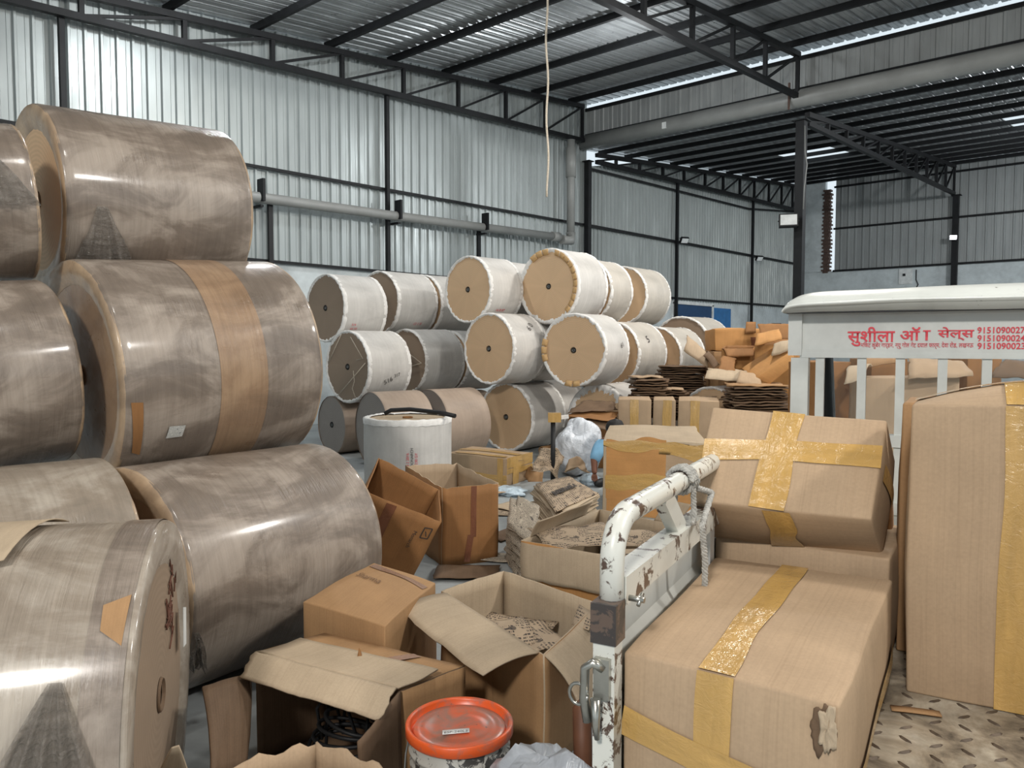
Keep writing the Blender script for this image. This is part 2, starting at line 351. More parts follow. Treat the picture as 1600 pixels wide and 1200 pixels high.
# left wall: ribbed sheet above, painted masonry below
w = structure(sheet_rows(ribs(YF, YS), (0, 1), lambda y, d, t: (XL + d, y, 3.12 if t == 0 else zr1(y) + .02)), 'wall_left', 'galvanised_sheet', 'ribbed galvanised sheet wall behind the paper reels', 'wall')
mb = MB(); mb.box((XL - .12, (YF + YB) / 2, 1.57), (.3, YB - YF, 3.14)); tag(mb.build('masonry_base', 'plaster_white', w), 'white painted masonry base')
mb = MB(); mb.box((XL + .035, 26.8, 1.47), (.02, 1.6, 2.9)); tag(mb.build('painted_panel', 'blue_paint', w), 'light blue painted patch')
mb = sheet_rows(ribs(YS, YB, .2), (0, 1), lambda y, d, t: (XL + d, y, 3.06 if t == 0 else zr2(y) - .05 - max(0, .42 * (1 - (y - YS) / 3.6)))); mb.build('far_sheet', 'galvanised_sheet', w)
d_ = structure(MB().box((XL + .045, 24.55, 1.47), (.05, 2.8, 2.94)), 'door_1', 'dark_blue', 'dark blue doorway in the far left wall', 'door')
fr = MB()
for y in (23.1, 26.0): fr.box((XL + .06, y, 1.5), (.1, .1, 3.0))
fr.box((XL + .06, 24.55, 3.0), (.1, 3.0, .1)); fr.build('door_frame', 'white_plain', d_)
# back wall
w = structure(sheet_rows(ribs(-11.45, XR, .3), (0, 1), lambda x, d, t: (x, YB - d, 4.74 if t == 0 else 8.66)), 'wall_back', 'galvanised_back', 'grey ribbed sheet of the far back wall above masonry', 'wall')
mb = MB(); mb.box(((XL + XR) / 2, YB + .12, 2.37), (XR - XL, .24, 4.74)); mb.box(((XL - 11.9) / 2, YB + .12, 6.7), (-11.9 - XL, .24, 3.94)); tag(mb.build('masonry_base', 'plaster_white', w), 'white painted masonry with a full height pier at the corner')
mb = MB(); random.seed(3)
for k in range(44):
    z = 4.72 + k * .082; mb.box((-11.84 + random.uniform(0, .03), YB + .1, z), (.20 + .14 * (k % 2) + random.uniform(-.03, .06), .27, .078))
tag(mb.build('brick_edge', 'brick_red', w), 'ragged broken brick edge')
# roofs and the upright sheet between them
def no_light(x, y): return False
structure(sheet_rows(ribs(XL - .2, XR, .25), (YF, YS + .25), lambda x, d, y: (x, y, zr1(y) + .03 + d)), 'ceiling', 'roof_sheet', 'ribbed metal roof sheet over the near bay', 'ceiling')
def in_hole(x, y): return 25.0 < y < 27.6 and (-10.3 < x < -8.6 or -3.95 < x < -2.2)
structure(sheet_rows(ribs(XL - .2, XR, .25), (YS - .35, 25.0, 27.6, YB + .2), lambda x, d, y: (x, y, zr2(y) + .03 + d), in_hole), 'ceiling', 'roof_sheet', 'lower ribbed metal roof sheet over the far bay with two open roof lights', 'ceiling')
w = structure(sheet_rows(ribs(XL, XR, .3), (0, 1), lambda x, d, t: (x, YS - d * .6, 7.12 if t == 0 else 8.22)), 'wall_clerestory', 'galvanised_back', 'upright sheet strip between the two roofs with a bright gap above it', 'wall')

random.seed(5)
def names_of(i, n): return i
# purlins
PY1 = [7.68 + 1.6 * k for k in range(-10, 7)]
first = None
for i, y in enumerate(PY1):
    lab = 'black steel purlin under the near roof, %s' % ('next to the bright gap' if i == 16 else 'seen in a row with others from below')
    if i >= 7 and i < 16: lab = '%s black purlin of the near roof counted from the bright gap' % ('second third fourth fifth sixth seventh eighth ninth tenth'.split()[15 - i])
    if y < 1.0: continue
    mb = MB(); mb.box(((XL + XR) / 2, y, zr1(y) - .055), (XR - XL - .1, .07, .13)); solo(mb, 'roof_purlin', 'steel_black', lab, 'purlin', 'purlins of the near roof')
ords = 'first second third fourth fifth sixth seventh eighth ninth tenth eleventh twelfth thirteenth'.split()
for i in range(12):
    y = 18.75 + 1.38 * i
    mb = MB(); mb.box(((XL + XR) / 2, y, zr2(y) - .05), (XR - XL - .1, .07, .12)); solo(mb, 'roof_purlin', 'steel_black', '%s black purlin of the far lower roof behind the grey gutter pipe' % ords[i], 'purlin', 'purlins of the far roof')
# trusses
def truss(x, ys, top, bot, label, w=.1, lastpost=True):
    t = thing('roof_truss', label, 'truss', (x, ys[0], bot(ys[0])))
    MB().bar((x, ys[0], top(ys[0])), (x, ys[-1] + .05, top(ys[-1] + .05)), w).build('top_chord', 'steel_black', t)
    MB().bar((x, ys[0], bot(ys[0])), (x, ys[-1] + .05, bot(ys[-1] + .05)), w).build('bottom_chord', 'steel_black', t)
    for a, b in zip(ys, ys[1:]):
        MB().bar((x, b, bot(b)), (x, b, top(b)), w * .72, up=(1, 0, 0)).build('web_post', 'steel_black', t)
        MB().bar((x, a + .05, bot(a) + .04), (x, b - .04, top(b) - .04), w * .45, up=(1, 0, 0)).build('web_diagonal', 'steel_black', t)
    return t
tp1 = lambda y: zr1(y) - .19
bt1 = lambda y: 6.27 + .055 * y
tp2 = lambda y: 6.98 + .095 * (y - 18.5)
bt2 = lambda y: 6.77 + .04 * (y - 18.3)
YA = [0.1 + 1.6 * k for k in range(0, 11)] + [17.6]
YA = [-.1, 1.5, 3.1, 4.7, 6.3, 7.95, 9.5, 11.1, 12.75, 14.4, 15.95, 17.6]
truss(-12.72, YA, tp1, bt1, 'black steel roof truss running along the left sheet wall', .105)
truss(-6.8, [6.3, 7.95, 9.5, 11.1, 12.75, 14.4, 15.95, 17.75], tp1, bt1, 'black steel roof truss overhead ending above the free-standing column', .11)
YC = [18.3, 19.3, 20.6, 22.0, 23.4, 24.9, 26.3, 27.7, 29.0, 30.4, 31.7, 32.9, 33.7]
truss(-12.72, YC, tp2, bt2, 'black steel truss along the far left wall under the lower roof', .11)
truss(-6.8, [18.4, 19.8, 21.2, 22.6, 24.0, 25.4, 26.8, 28.2, 29.6, 31.0, 32.4, 33.8], tp2, bt2, 'black steel truss from the free-standing column to the back wall', .12)
# columns
def column(x, y, z0, z1, label, w=.16, mat='steel_black'):
    t = thing('steel_column', label, 'column', (x, y, z0))
    MB().box((x, y, (z0 + z1) / 2), (w, w, z1 - z0)).build('shaft', mat, t)
    MB().box((x, y, z0 + .01), (w * 2, w * 2, .02)).build('base_plate', mat, t)
    MB().box((x, y, z1 - .01), (w * 1.7, w * 1.7, .02)).build('cap_plate', mat, t)
    return t
column(-12.82, 4.45, 0, bt1(4.45), 'black wall column behind the topmost shrink-wrapped reel', .08)
column(-12.82, 10.72, 0, bt1(10.72), 'black wall column crossed by the grey wall pipe', .08)
column(-12.8, 18.0, 0, 6.75, 'thick black wall column where the two roofs meet', .15)
column(-12.82, 23.15, 0, bt2(23.15), 'thin black wall column above the dark blue doorway', .09)
column(-12.82, 29.15, 0, bt2(29.15), 'thin black wall column nearest the far left corner', .09)
column(-6.8, 18.05, 0, 6.76, 'free-standing black column behind the white truck cab carrying a floodlight', .2)
column(-6.8, 34.28, 0, bt2(34), 'black column on the back wall with a glowing lamp', .2)
# girts
def girt(a, b, label, w=.05, h=.055): solo(MB().bar(a, b, w, h), 'wall_girt', 'steel_black', label, 'girt', 'wall girts')
girt((-12.9, -2, 4.72), (-12.9, YS, 4.98), 'long black rail across the near left wall above the grey pipe', .05, .055)
girt((-12.9, -2, 3.14), (-12.9, YS, 3.14), 'black rail along the foot of the near left sheet wall')
girt((-12.9, YS, 4.98), (-12.9, YB - .1, 5.12), 'black rail across the middle of the far left wall', .05, .08)
girt((-12.9, YS, 3.1), (-12.9, YB - .1, 3.22), 'black rail along the foot of the far left sheet wall', .05, .07)
for z, l in ((8.34, 'top'), (6.56, 'middle'), (4.75, 'bottom')):
    girt((-11.5, YB - .07, z), (XR, YB - .07, z), '%s black rail across the back wall sheet' % l, .06, .08)
girt((XL, YS - .08, 8.22), (XR, YS - .08, 8.22), 'black rail just below the bright roof gap', .06, .08)
girt((XL, YS - .08, 7.5), (XR, YS - .08, 7.5), 'black rail just above the big grey gutter pipe', .06, .08)
for (a_, b_, l_) in (((915, 262), (1169, 326), 'slanting'), ((1169, 326), (1242, 331), 'nearly level')):
    girt(at_x(*a_, -12.88), at_x(*b_, -12.88), 'thin %s black rail just below the far left wall truss' % l_, .05, .06)
# pipes
t = thing('wall_pipe', 'grey plastic pipe running level along the left wall', 'pipe', (-12.7, 7, 4.2))
MB().tube([(-12.68, 5.6, 4.2), (-12.68, 10.4, 4.3), (-12.68, 16.35, 4.45)], .098, 14).build('pipe_run', 'pvc_grey', t)
MB().tube([(-12.68, 16.2, 4.45), (-12.68, 16.5, 4.45)], .125, 14).build('end_socket', 'pvc_grey', t)
for y, z in ((7.62, 4.24), (10.85, 4.31), (13.55, 4.38)):
    mb = MB(); mb.box((-12.62, y, z + .13), (.2, .05, .4)); mb.box((-12.75, y, z - .15), (.3, .06, .04)); mb.build('bracket', 'steel_black', t)
mb = MB(); mb.box((-12.8, 7.9, 3.62), (.06, .09, 1.2)); solo(mb, 'cable_duct', 'black', 'black plastic-wrapped cable drop under the wall pipe beside the top reel', 'cable')
solo(MB().box((-12.84, 13.55, 3.7), (.06, .1, 1.3)), 'pipe_strut', 'steel_black', 'short black strut holding the wall pipe in mid wall', 'strut')
t = thing('gutter_pipe', 'big grey gutter pipe under the upright strip between the roofs', 'pipe', (-12, YS - .3, 7.22))
MB().tube([(-12.9, YS - .32, 7.24), (-6.9, YS - .32, 7.22), (1, YS - .32, 7.19), (XR, YS - .32, 7.16)], .2, 18).build('pipe_run', 'pvc_grey', t)
MB().bar((-6.95, YS - .55, 7.55), (-6.95, YS - .55, 6.95), .04).build('hanger', 'brick_red', t)
MB().box((-10.2, YS - .5, 7.2), (.12, .05, .16)).build('small_fitting', 'white_plain', t)
t = thing('downpipe', 'grey downpipe dropping from the gutter pipe to the wall pipe', 'pipe', (-12.65, 16.9, 4.5))
MB().tube([(-12.62, 16.95, 7.1), (-12.62, 16.95, 4.52)], .11, 12).build('pipe_run', 'pvc_grey', t)
MB().tube([(-12.62, 16.95, 6.9), (-12.62, 16.95, 6.1)], .14, 12).build('socket', 'pvc_grey', t)
MB().tube([(-12.62, 16.95, 4.62), (-12.62, 16.95, 4.4), (-12.66, 16.6, 4.4)], .13, 12).build('elbow', 'pvc_grey', t)
# rope
pts = []
for k in range(30):
    p = at_d(854 + 1.5 * math.sin(k * .6) + k * .06, -26 + k * 11.5, 13.0); p.z = min(p.z, zr1(p.y) - .02 - .001 * (29 - k)); pts.append(p)
solo(MB().tube(pts, .018, 6), 'rope', 'rope_pale', 'thin pale rope hanging down from the roof', 'rope')
q_ = [(-6.68, 17.93, 6.6), (-6.66, 17.92, 6.0), (-6.60, 17.9, 5.7), (-6.66, 17.92, 5.2), (-6.68, 17.93, 4.7)]
solo(MB().tube(q_, .014, 6), 'cable', 'pvc_grey', 'grey cable running down the free-standing black column to its floodlight', 'cable')
t = thing('junction_box', 'small black-holed electrical box on the white masonry of the back wall', 'electrical box', (-8.6, YB - .01, 4.4))
MB().box((-8.6, YB - .02, 4.35), (.5, .04, .62)).build('cover', 'white_plain', t); MB().box((-8.65, YB - .05, 4.42), (.1, .03, .1)).build('socket_hole', 'black', t)
solo(MB().tube([(-8.2, YB - .03, 4.6), (-8.2, YB - .03, 4.2), (-8.12, YB - .03, 4.0), (-8.2, YB - .03, 3.85)], .02, 6), 'cable', 'black', 'short black cable on the back wall masonry beside the electrical box', 'cable')
# floodlights
def floodlight(p, yaw, s, label, face='white_plain', tilt=20):
    t = thing('floodlight', label, 'floodlight', p, (0, 0, R(yaw)))
    m = wm(t); ro = Matrix.Rotation(R(tilt), 3, 'X')
    f = lambda x, y, z: m @ (ro @ V((x, y, z)))
    mb = MB(); mb.box(m @ V((0, 0, 0)), (s, s * .3, s * .72), m.to_3x3() @ ro); mb.build('housing', 'black', t, bevel=.01)
    mb = MB(); mb.box(f(0, -s * .17, 0), (s * .86, s * .04, s * .58), m.to_3x3() @ ro); mb.build('lens', face, t)
    mb = MB(); mb.tube([f(-s * .52, 0, 0), f(-s * .52, s * .3, s * .1), f(0, s * .45, s * .1), f(s * .52, s * .3, s * .1), f(s * .52, 0, 0)], s * .04, 6); mb.build('bracket', 'black', t)
floodlight((-6.92, 17.68, 4.43), 25, .42, 'white faced floodlight fixed to the free-standing column', tilt=-12)
floodlight((-12.6, 23.25, 5.05), 60, .28, 'small floodlight on the thin column above the dark blue doorway', tilt=35)
floodlight((-12.6, 29.3, 4.95), 60, .28, 'small floodlight on the wall column nearest the far corner', tilt=35)
floodlight((-6.8, 33.95, 5.72), 8, .26, 'small glowing lamp on the back wall column', 'lamp_glow', tilt=0)
# ---------------------------------------------------------------- paper reels
def reel(label, kind, c, head, tilt, d, L, group, seed=0, tabs=None, rim=True, band=None, end=None, wrap=None, rim_mat=None, rimw=.034):
    t = thing('paper_reel', label, 'paper reel', c, (R(tilt), 0, R(head)), group)
    m = wm(t); r = d / 2
    def pt(a, y, rr): return m @ V((rr * math.cos(a), y, rr * math.sin(a)))
    film_ = kind == 'film'
    amp = .004 if film_ else .006
    def bodyr(a, y):
        q = nv((math.cos(a) * 2, y * 2.2, math.sin(a) * 2), 1.0, seed)
        return r + amp * q.x + .3 * amp * nv((math.cos(a) * 9, y * 3, math.sin(a) * 9), 1, seed).y
    ys = [0, .006, .02, .05] + [.05 + (L - .1) * k / 8 for k in range(1, 8)] + [L - .05, L - .02, L - .006, L]
    rr = [.985, .995, 1, 1] + [1] * 7 + [1, 1, .995, .985]
    N = 96; mb = MB()
    def bf(u, v):
        j = round(v * (len(ys) - 1)); a = 2 * math.pi * u; return pt(a, ys[j], bodyr(a, ys[j]) * rr[j])
    mb.grid(bf, N, len(ys) - 1, wrap=True, lu=math.pi * d, lv=L, flip=True)
    mb.build('wrapper', wrap or ('film_wrapped_kraft' if film_ else 'white_wrap'), t)
    rc = .036 if not film_ else .042
    em = end or ('paper_end' if not film_ else 'film_band')
    for s_, y0 in ((1, .014), (-1, L - .014)):
        mb = MB(); rs = [rc, r * .3, r * .6, r * .85, r * .99]
        mb.grid(lambda u, v: pt(2 * math.pi * u, y0 + .002 * s_ * nv((rs[round(v * 4)] * 9, seed, u * 0), 1).x, rs[round(v * 4)]), N, 4, wrap=True, flip=(s_ < 0))
        mb.build('end_face', em, t)
        mb = MB()
        prof = [(rc * 1.25, -.002), (rc * 1.2, -.007), (rc * 1.12, -.010), (rc * 1.0, .03), (rc * .95, .12), (0.001, .12)]
        mb.grid(lambda u, v: pt(2 * math.pi * u, y0 + s_ * prof[round(v * 5)][1], prof[round(v * 5)][0]), 20, 5, wrap=True, flip=(s_ < 0))
        cr_ = mb.build('core', 'black' if not film_ else 'dark_board', t)
        if not film_:
            mb = MB(); pf2 = [(rc * .62, .03), (rc * .62, -.004), (rc * .42, -.004), (rc * .42, .03)]
            mb.grid(lambda u, v: pt(2 * math.pi * u, y0 + s_ * pf2[round(v * 3)][1], pf2[round(v * 3)][0]), 16, 3, wrap=True, flip=(s_ < 0)); mb.build('hub_ring', 'steel_grey', cr_)
        if rim:
            mb = MB(); w0 = .13 if film_ else rimw
            def rf(u, v):
                a = 2 * math.pi * u
                jag = .5 + .5 * nv((math.cos(a) * 6, math.sin(a) * 6, s_), 1, seed).x + .5 * nv((math.cos(a) * 22, math.sin(a) * 22, s_), 1, seed).y
                wid = w0 * max(.3, .55 + 1.1 * (jag - .5) + .5) if not film_ else w0 * (1 + .12 * nv((math.cos(a), math.sin(a), s_), 1, seed).x)
                prof = [(r * 1.0, .05), (r * 1.008, .004), (r * .985, -.014), (r - wid * .5, -.016), (r - wid, .006)] if not film_ else [(r * .985, .012), (r * .997, -.001), (r * .985, -.012), (r - wid * .5, -.014), (r - wid, .004)]
                q, y = prof[round(v * 4)]
                wob = .012 if not film_ else .002
                return pt(a, y0 + s_ * (y - .004) + wob * nv((math.cos(a) * 14, math.sin(a) * 14, v * 2), 1, seed).z, q + wob * .7 * nv((math.cos(a) * 16, math.sin(a) * 16, v), 1, seed + 3).x)
            mb.grid(rf, 144, 4, wrap=True, flip=(s_ < 0))
            mb.build('wrapper_rim', rim_mat or ('torn_white' if not film_ else 'film_rim'), t)
    if tabs:
        for a0, a1 in tabs:
            mb = MB(); n = max(2, int((a1 - a0) / 11))
            for k in range(n):
                b0 = R(a0 + (a1 - a0) * k / n + .6); b1 = R(a0 + (a1 - a0) * (k + 1) / n - .6); dz = random.uniform(0, .006)
                mb.grid(lambda u, v: pt(lerp(b0, b1, u), -.022 - dz + v * .022, lerp(r * .985, r * .83, v)), 3, 1, flip=True)
            mb.build('crimped_edge_tab', 'tab_kraft', t, solid=.002)
    if band:
        for y0, y1, bm_ in band:
            mb = MB(); mb.grid(lambda u, v: pt(2 * math.pi * u, lerp(y0, y1, v), bodyr(2 * math.pi * u, lerp(y0, y1, v)) + .0022), N, 4, wrap=True, flip=True)
            mb.build('wrap_band', bm_, t)
    t['r'] = r
    return t
def on_reel(t, y, a, h=.004):     # a point on the wrapper: distance along the axis, angle from the +x side
    m = wm(t); r = t['r'] + h
    return m @ V((r * math.cos(a), y, r * math.sin(a)))
def reel_text(t, body, mat, y, a, size, rot=0, name='handwriting', sx=1):
    r = t['r']; c, s = math.cos(R(rot)), math.sin(R(rot))
    return text_mesh(name, body, mat, t, lambda X, Z: on_reel(t, y + X * c - Z * s, a + (X * s + Z * c) / r, .008), size, sx=sx)
def reel_patch(t, name, mat, pts, h=.004, n=6, solid=0, wr=0, seed=0):   # quad patch given as four (y, angle)
    mb = MB()
    def f(u, v):
        y, a = bil([V((p[0], p[1], 0)) for p in pts], u, v).xy
        return on_reel(t, y, a, h + wr * abs(nv((u * 4, v * 4, 0), 1, seed).x))
    mb.grid(f, n, n, .3, .3); return mb.build(name, mat, t, solid=solid)
def end_scribble(t, mat, strokes, y=-.004, name='marker_scribble', w=.004):
    mb = MB(); m = wm(t)
    for st in strokes: mb.tube([m @ V((x, y, z)) for x, z in st], w, 5)
    return mb.build(name, mat, t)
random.seed(11)
GF, GW = 'shrink-wrapped brown paper reels in the left stack', 'white wrapped paper reels in the rear stack'
B = reel('shrink-wrapped brown reel on the floor between the front reel and the open boxes', 'film', (-3.52, 1.42, .525), 5.9, -.3, 1.05, 1.08, GF, 1)
D = reel('big shrink-wrapped reel with a small printed label and a tan band, in the middle layer', 'film', (-4.19, 1.483, 1.439), -.9, 4.0, 1.16, 1.062, GF, 2, band=[(.46, .72, 'film_band')])
Cr = reel('topmost shrink-wrapped brown reel before the metal wall, film torn at its lower left', 'film', (-4.77, 1.50, 2.385), -2.5, 3.2, 1.02, 1.016, GF, 3, end='paper_end')
a = lambda r, l: (r[0], r[1], r[2])
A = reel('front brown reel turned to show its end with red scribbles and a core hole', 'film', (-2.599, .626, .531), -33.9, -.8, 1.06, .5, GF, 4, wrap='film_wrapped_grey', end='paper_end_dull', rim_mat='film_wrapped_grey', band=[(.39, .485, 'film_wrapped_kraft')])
def from_right(px_c, head, tilt, L):
    aa = R(head); tt = R(tilt); ax = V((-math.sin(aa) * math.cos(tt), math.cos(aa) * math.cos(tt), math.sin(tt))); return V(px_c) - ax * L
reel('shrink-wrapped reel cut by the left photo edge in the middle layer beside the labelled reel', 'film', (-4.22, .49, 1.377), -.2, 5.7, .90, .87, GF, 5)
reel('shrink-wrapped reel on the floor at the left photo edge, under the middle layer', 'film', (-3.61, .42, .55), -4, 0, 1.10, .93, GF, 6, wrap='film_wrapped_grey')
L1 = reel('top layer shrink-wrapped reel with a ragged film edge, cut by the left photo edge', 'film', (-4.48, .565, 2.214), -6.4, 6.3, .76, .76, GF, 7)
# details of the near reels
reel_patch(D, 'printed_label', 'label_print', [(.195, -.56), (.275, -.565), (.285, -.455), (.205, -.445)], .006)
reel_patch(D, 'torn_patch', 'brown_board', [(.045, -.66), (.085, -.70), (.075, -.20), (.02, -.19)], .005)
reel_patch(A, 'torn_patch', 'tan_board', [(.418, .72), (.472, .64), (.478, .90), (.415, .85)], .006)
mA = wm(A)
mb = MB(); mb.quad([mA @ V(p) for p in ((-.36, .512, .02), (-.36, .512, .15), (-.30, .512, .17), (-.30, .512, .03))]); mb.build('paper_tag', 'white_plain', A, solid=.002)
sk = []
for k in range(16):
    x0, z0 = -.14 - random.uniform(0, .16), .12 + random.uniform(0, .32)
    sk.append([(x0 + random.uniform(-.05, .05), z0 + random.uniform(-.05, .05)) for _ in range(4)])
end_scribble(A, 'ink_brown', sk, .490, w=.0025)
def film_flap(t, name, base, tip, out, n=16, seed=0):   # a loose tongue of film: base edge (y0,a0)-(y1,a1) on the wrapper, hanging to tip (y,a)
    mb = MB()
    def f(u, v):
        y = lerp(lerp(base[0][0], base[1][0], u), lerp(tip[0][0], tip[1][0], u), v); a_ = lerp(lerp(base[0][1], base[1][1], u), lerp(tip[0][1], tip[1][1], u), v)
        q = nv((u * 5, v * 2.2, 1), 1, seed)
        pl = (.5 + .5 * math.cos(u * 6.283 * 4.5 + seed + 2 * q.y)) ** 1.6
        return on_reel(t, y + .03 * q.y * v, a_, .008 + out * v ** .7 * (.12 + pl * (.7 + .5 * q.x)) + .02 * v * abs(q.z))
    mb.grid(f, 64, n, .4, .4); return mb.build(name, 'loose_film', t)
film_flap(Cr, 'loose_film', [(.14, -.16), (.19, -.16)], [(.03, -.85), (.36, -.85)], .03, seed=2)
film_flap(A, 'loose_film', [(.32, .50), (.35, .50)], [(.12, -.25), (.52, -.25)], .06, seed=5)
film_flap(L1, 'loose_film', [(.57, .45), (.62, .45)], [(.43, -.15), (.75, -.15)], .03, seed=9)
film_flap(B, 'loose_film', [(.0, -.2), (.02, -.2)], [(.0, -.5), (.08, -.55)], .05, seed=4)
mb = MB(); aa = wm(A)
mb.grid(lambda u, v: aa @ (lambda y, an: V(((A['r'] + .012 + .02 * u * v) * math.cos(an), y, (A['r'] + .012 + .02 * u * v) * math.sin(an))))(.01 + u * .185 - .04 * u * v, 1.80 - v * (.75 + .05 * u) + .12 * u), 8, 8, .4, .4)
solo(mb, 'paper_sheet', 'kraft_board_pale', 'loose brown paper sheet lying over the front reel at the left photo edge', 'paper sheet', solid=.003)

random.seed(12)
W = {}
def wr(key, label, c, head, d, L, **k): W[key] = reel(label, 'white', c, head, 0, d, L, GW, seed=hash(key) % 50 if False else len(W) + 20, **k)
wr('Y4', 'white reel on the floor behind the yellow-taped box, its whole end and black core visible', (-7.528, 8.509, .512), 2.2, 1.02, .85)
wr('X3', 'white reel with a pale tan end, directly above the floor reel behind the yellow-taped box', (-7.44, 8.04, 1.53), -3.0, 1.02, .69)
wr('X4', 'second layer white reel with orange crimped tabs along the lower left of its end', (-6.323, 8.555, 1.51), 6.0, 1.02, .72, rimw=.05, tabs=[(160, 200), (255, 285)])
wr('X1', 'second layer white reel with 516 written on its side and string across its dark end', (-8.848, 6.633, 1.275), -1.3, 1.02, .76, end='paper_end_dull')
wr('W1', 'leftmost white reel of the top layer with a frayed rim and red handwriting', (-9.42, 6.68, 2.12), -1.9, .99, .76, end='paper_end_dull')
wr('W4', 'top layer white reel with a clean tan end, third from the left stack', (-7.98, 8.17, 2.40), -2.9, .99, .69)
wr('W5', 'highest white reel with bright orange crimped tabs around the right of its end', (-6.99, 8.84, 2.435), -.2, 1.1, .75, rimw=.06, tabs=[(-48, 75), (88, 128)])
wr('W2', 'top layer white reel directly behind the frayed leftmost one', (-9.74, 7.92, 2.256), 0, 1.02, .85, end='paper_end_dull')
wr('W3', 'top layer white reel mostly hidden behind the clean tan-ended reel', (-9.75, 8.86, 2.26), 0, 1.02, .85)
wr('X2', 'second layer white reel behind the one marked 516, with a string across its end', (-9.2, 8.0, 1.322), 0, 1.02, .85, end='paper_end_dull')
wr('X2b', 'second layer white reel barely seen in the shadow behind the reel with a string', (-9.2, 8.93, 1.32), 0, 1.0, .85)
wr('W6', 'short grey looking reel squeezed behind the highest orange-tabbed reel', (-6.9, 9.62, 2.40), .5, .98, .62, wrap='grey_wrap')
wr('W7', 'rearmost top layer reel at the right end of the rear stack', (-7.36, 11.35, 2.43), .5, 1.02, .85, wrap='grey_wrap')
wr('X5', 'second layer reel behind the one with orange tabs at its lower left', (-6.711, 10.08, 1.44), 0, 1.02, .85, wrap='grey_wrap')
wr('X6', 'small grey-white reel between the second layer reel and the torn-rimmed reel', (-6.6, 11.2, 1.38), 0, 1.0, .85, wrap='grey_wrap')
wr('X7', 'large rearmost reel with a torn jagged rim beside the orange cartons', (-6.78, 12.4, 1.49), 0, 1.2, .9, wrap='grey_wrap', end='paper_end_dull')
wr('W8', 'top layer white reel with an orange edge peeping out behind the clean tan-ended reel', (-8.24, 8.98, 2.42), -2, .99, .8, tabs=[(20, 80)])
wr('X8', 'second layer white reel in shadow directly behind the pale tan-ended second layer reel', (-7.5, 8.83, 1.53), -1, 1.0, .8)
wr('Y8', 'white floor reel in shadow directly behind the floor reel with the black core', (-7.72, 9.42, .51), 0, 1.0, .8)
wr('Y5', 'floor reel with a wide white rim behind the dark loose cardboard', (-6.3, 9.12, .51), 4, 1.02, .7, rimw=.09)
wr('Y6', 'white floor reel half buried among the flattened cardboard stacks', (-4.78, 9.6, .51), -8, 1.02, .42)
GK = 'brown unwrapped reels on the floor of the rear stack'
W['Y1'] = reel('grey-brown floor reel seen end-on in the gap beside the shrink-wrapped stack', 'white', (-9.3, 6.68, .42), -8, 0, .84, .7, GK, 61, rim=False, end='paper_end_grey', wrap='brown_wrap')
W['Y2'] = reel('bare brown reel on the floor just behind the upright white reel', 'white', (-7.88, 6.281, .49), -12.7, 0, .98, .68, GK, 62, rim=False, end='paper_end_grey', wrap='brown_wrap')
W['Y3'] = reel('second bare brown floor reel following the one behind the upright white reel', 'white', (-7.72, 7.15, .49), -11, 0, .98, .7, GK, 63, rim=False, end='paper_end_grey', wrap='brown_wrap')
W['H1'] = reel('bare floor reel in deep shadow under the second layer reel with a string', 'white', (-9.2, 8.05, .40), 0, 0, .8, 1.7, GK, 64, rim=False, end='paper_end_grey', wrap='brown_wrap')
W['H2'] = reel('bare floor reel in shadow behind the wide-rimmed floor reel', 'white', (-6.7, 10.12, .46), 0, 0, .92, .95, GK, 65, rim=False, end='paper_end_grey', wrap='brown_wrap')
W['H3'] = reel('bare floor reel in shadow under the small grey-white reel', 'white', (-6.6, 11.2, .435), 0, 0, .87, .95, GK, 66, rim=False, end='paper_end_grey', wrap='brown_wrap')
W['H4'] = reel('bare floor reel in shadow under the large torn-rimmed reel', 'white', (-6.78, 12.4, .44), 0, 0, .88, .9, GK, 67, rim=False, end='paper_end_grey', wrap='brown_wrap')
reel_text(W['X1'], '516', 'ink_black', .30, -.50, .10, 25)
reel_text(W['X1'], '317', 'ink_black', .45, -.30, .07, 15)
for i, s_ in enumerate(('514', '66 50', '118 2 2016', '16 8 120')): reel_text(W['W1'], s_, 'ink_red', .16, -.55 - i * .13, .05)
reel_text(W['X4'], '61', 'ink_black', .45, .05, .1, 20); reel_text(W['X5'], '5', 'ink_black', .3, .35, .16, 10)
reel_text(W['X3'], '6 0', 'ink_black', .4, .5, .12, 40)
reel_text(W['W4'], '16 8 07', 'ink_red', .2, -.7, .06); reel_text(W['W2'], '12 1 0', 'ink_red', .4, -.75, .07)
for k, s_ in (('X1', [[(-.2, -.42), (.45, .06)], [(.18, -.05), (.2, -.2), (.15, -.3), (.22, -.42)], [(.12, .42), (.40, .12), (.25, .1)], [(-.1, .45), (-.42, .05)]]), ('X2', [[(-.3, .35), (.42, -.02)], [(.42, -.02), (-.05, -.12)]])):
    end_scribble(W[k], 'rope_pale', s_, -.02, 'string', .006)
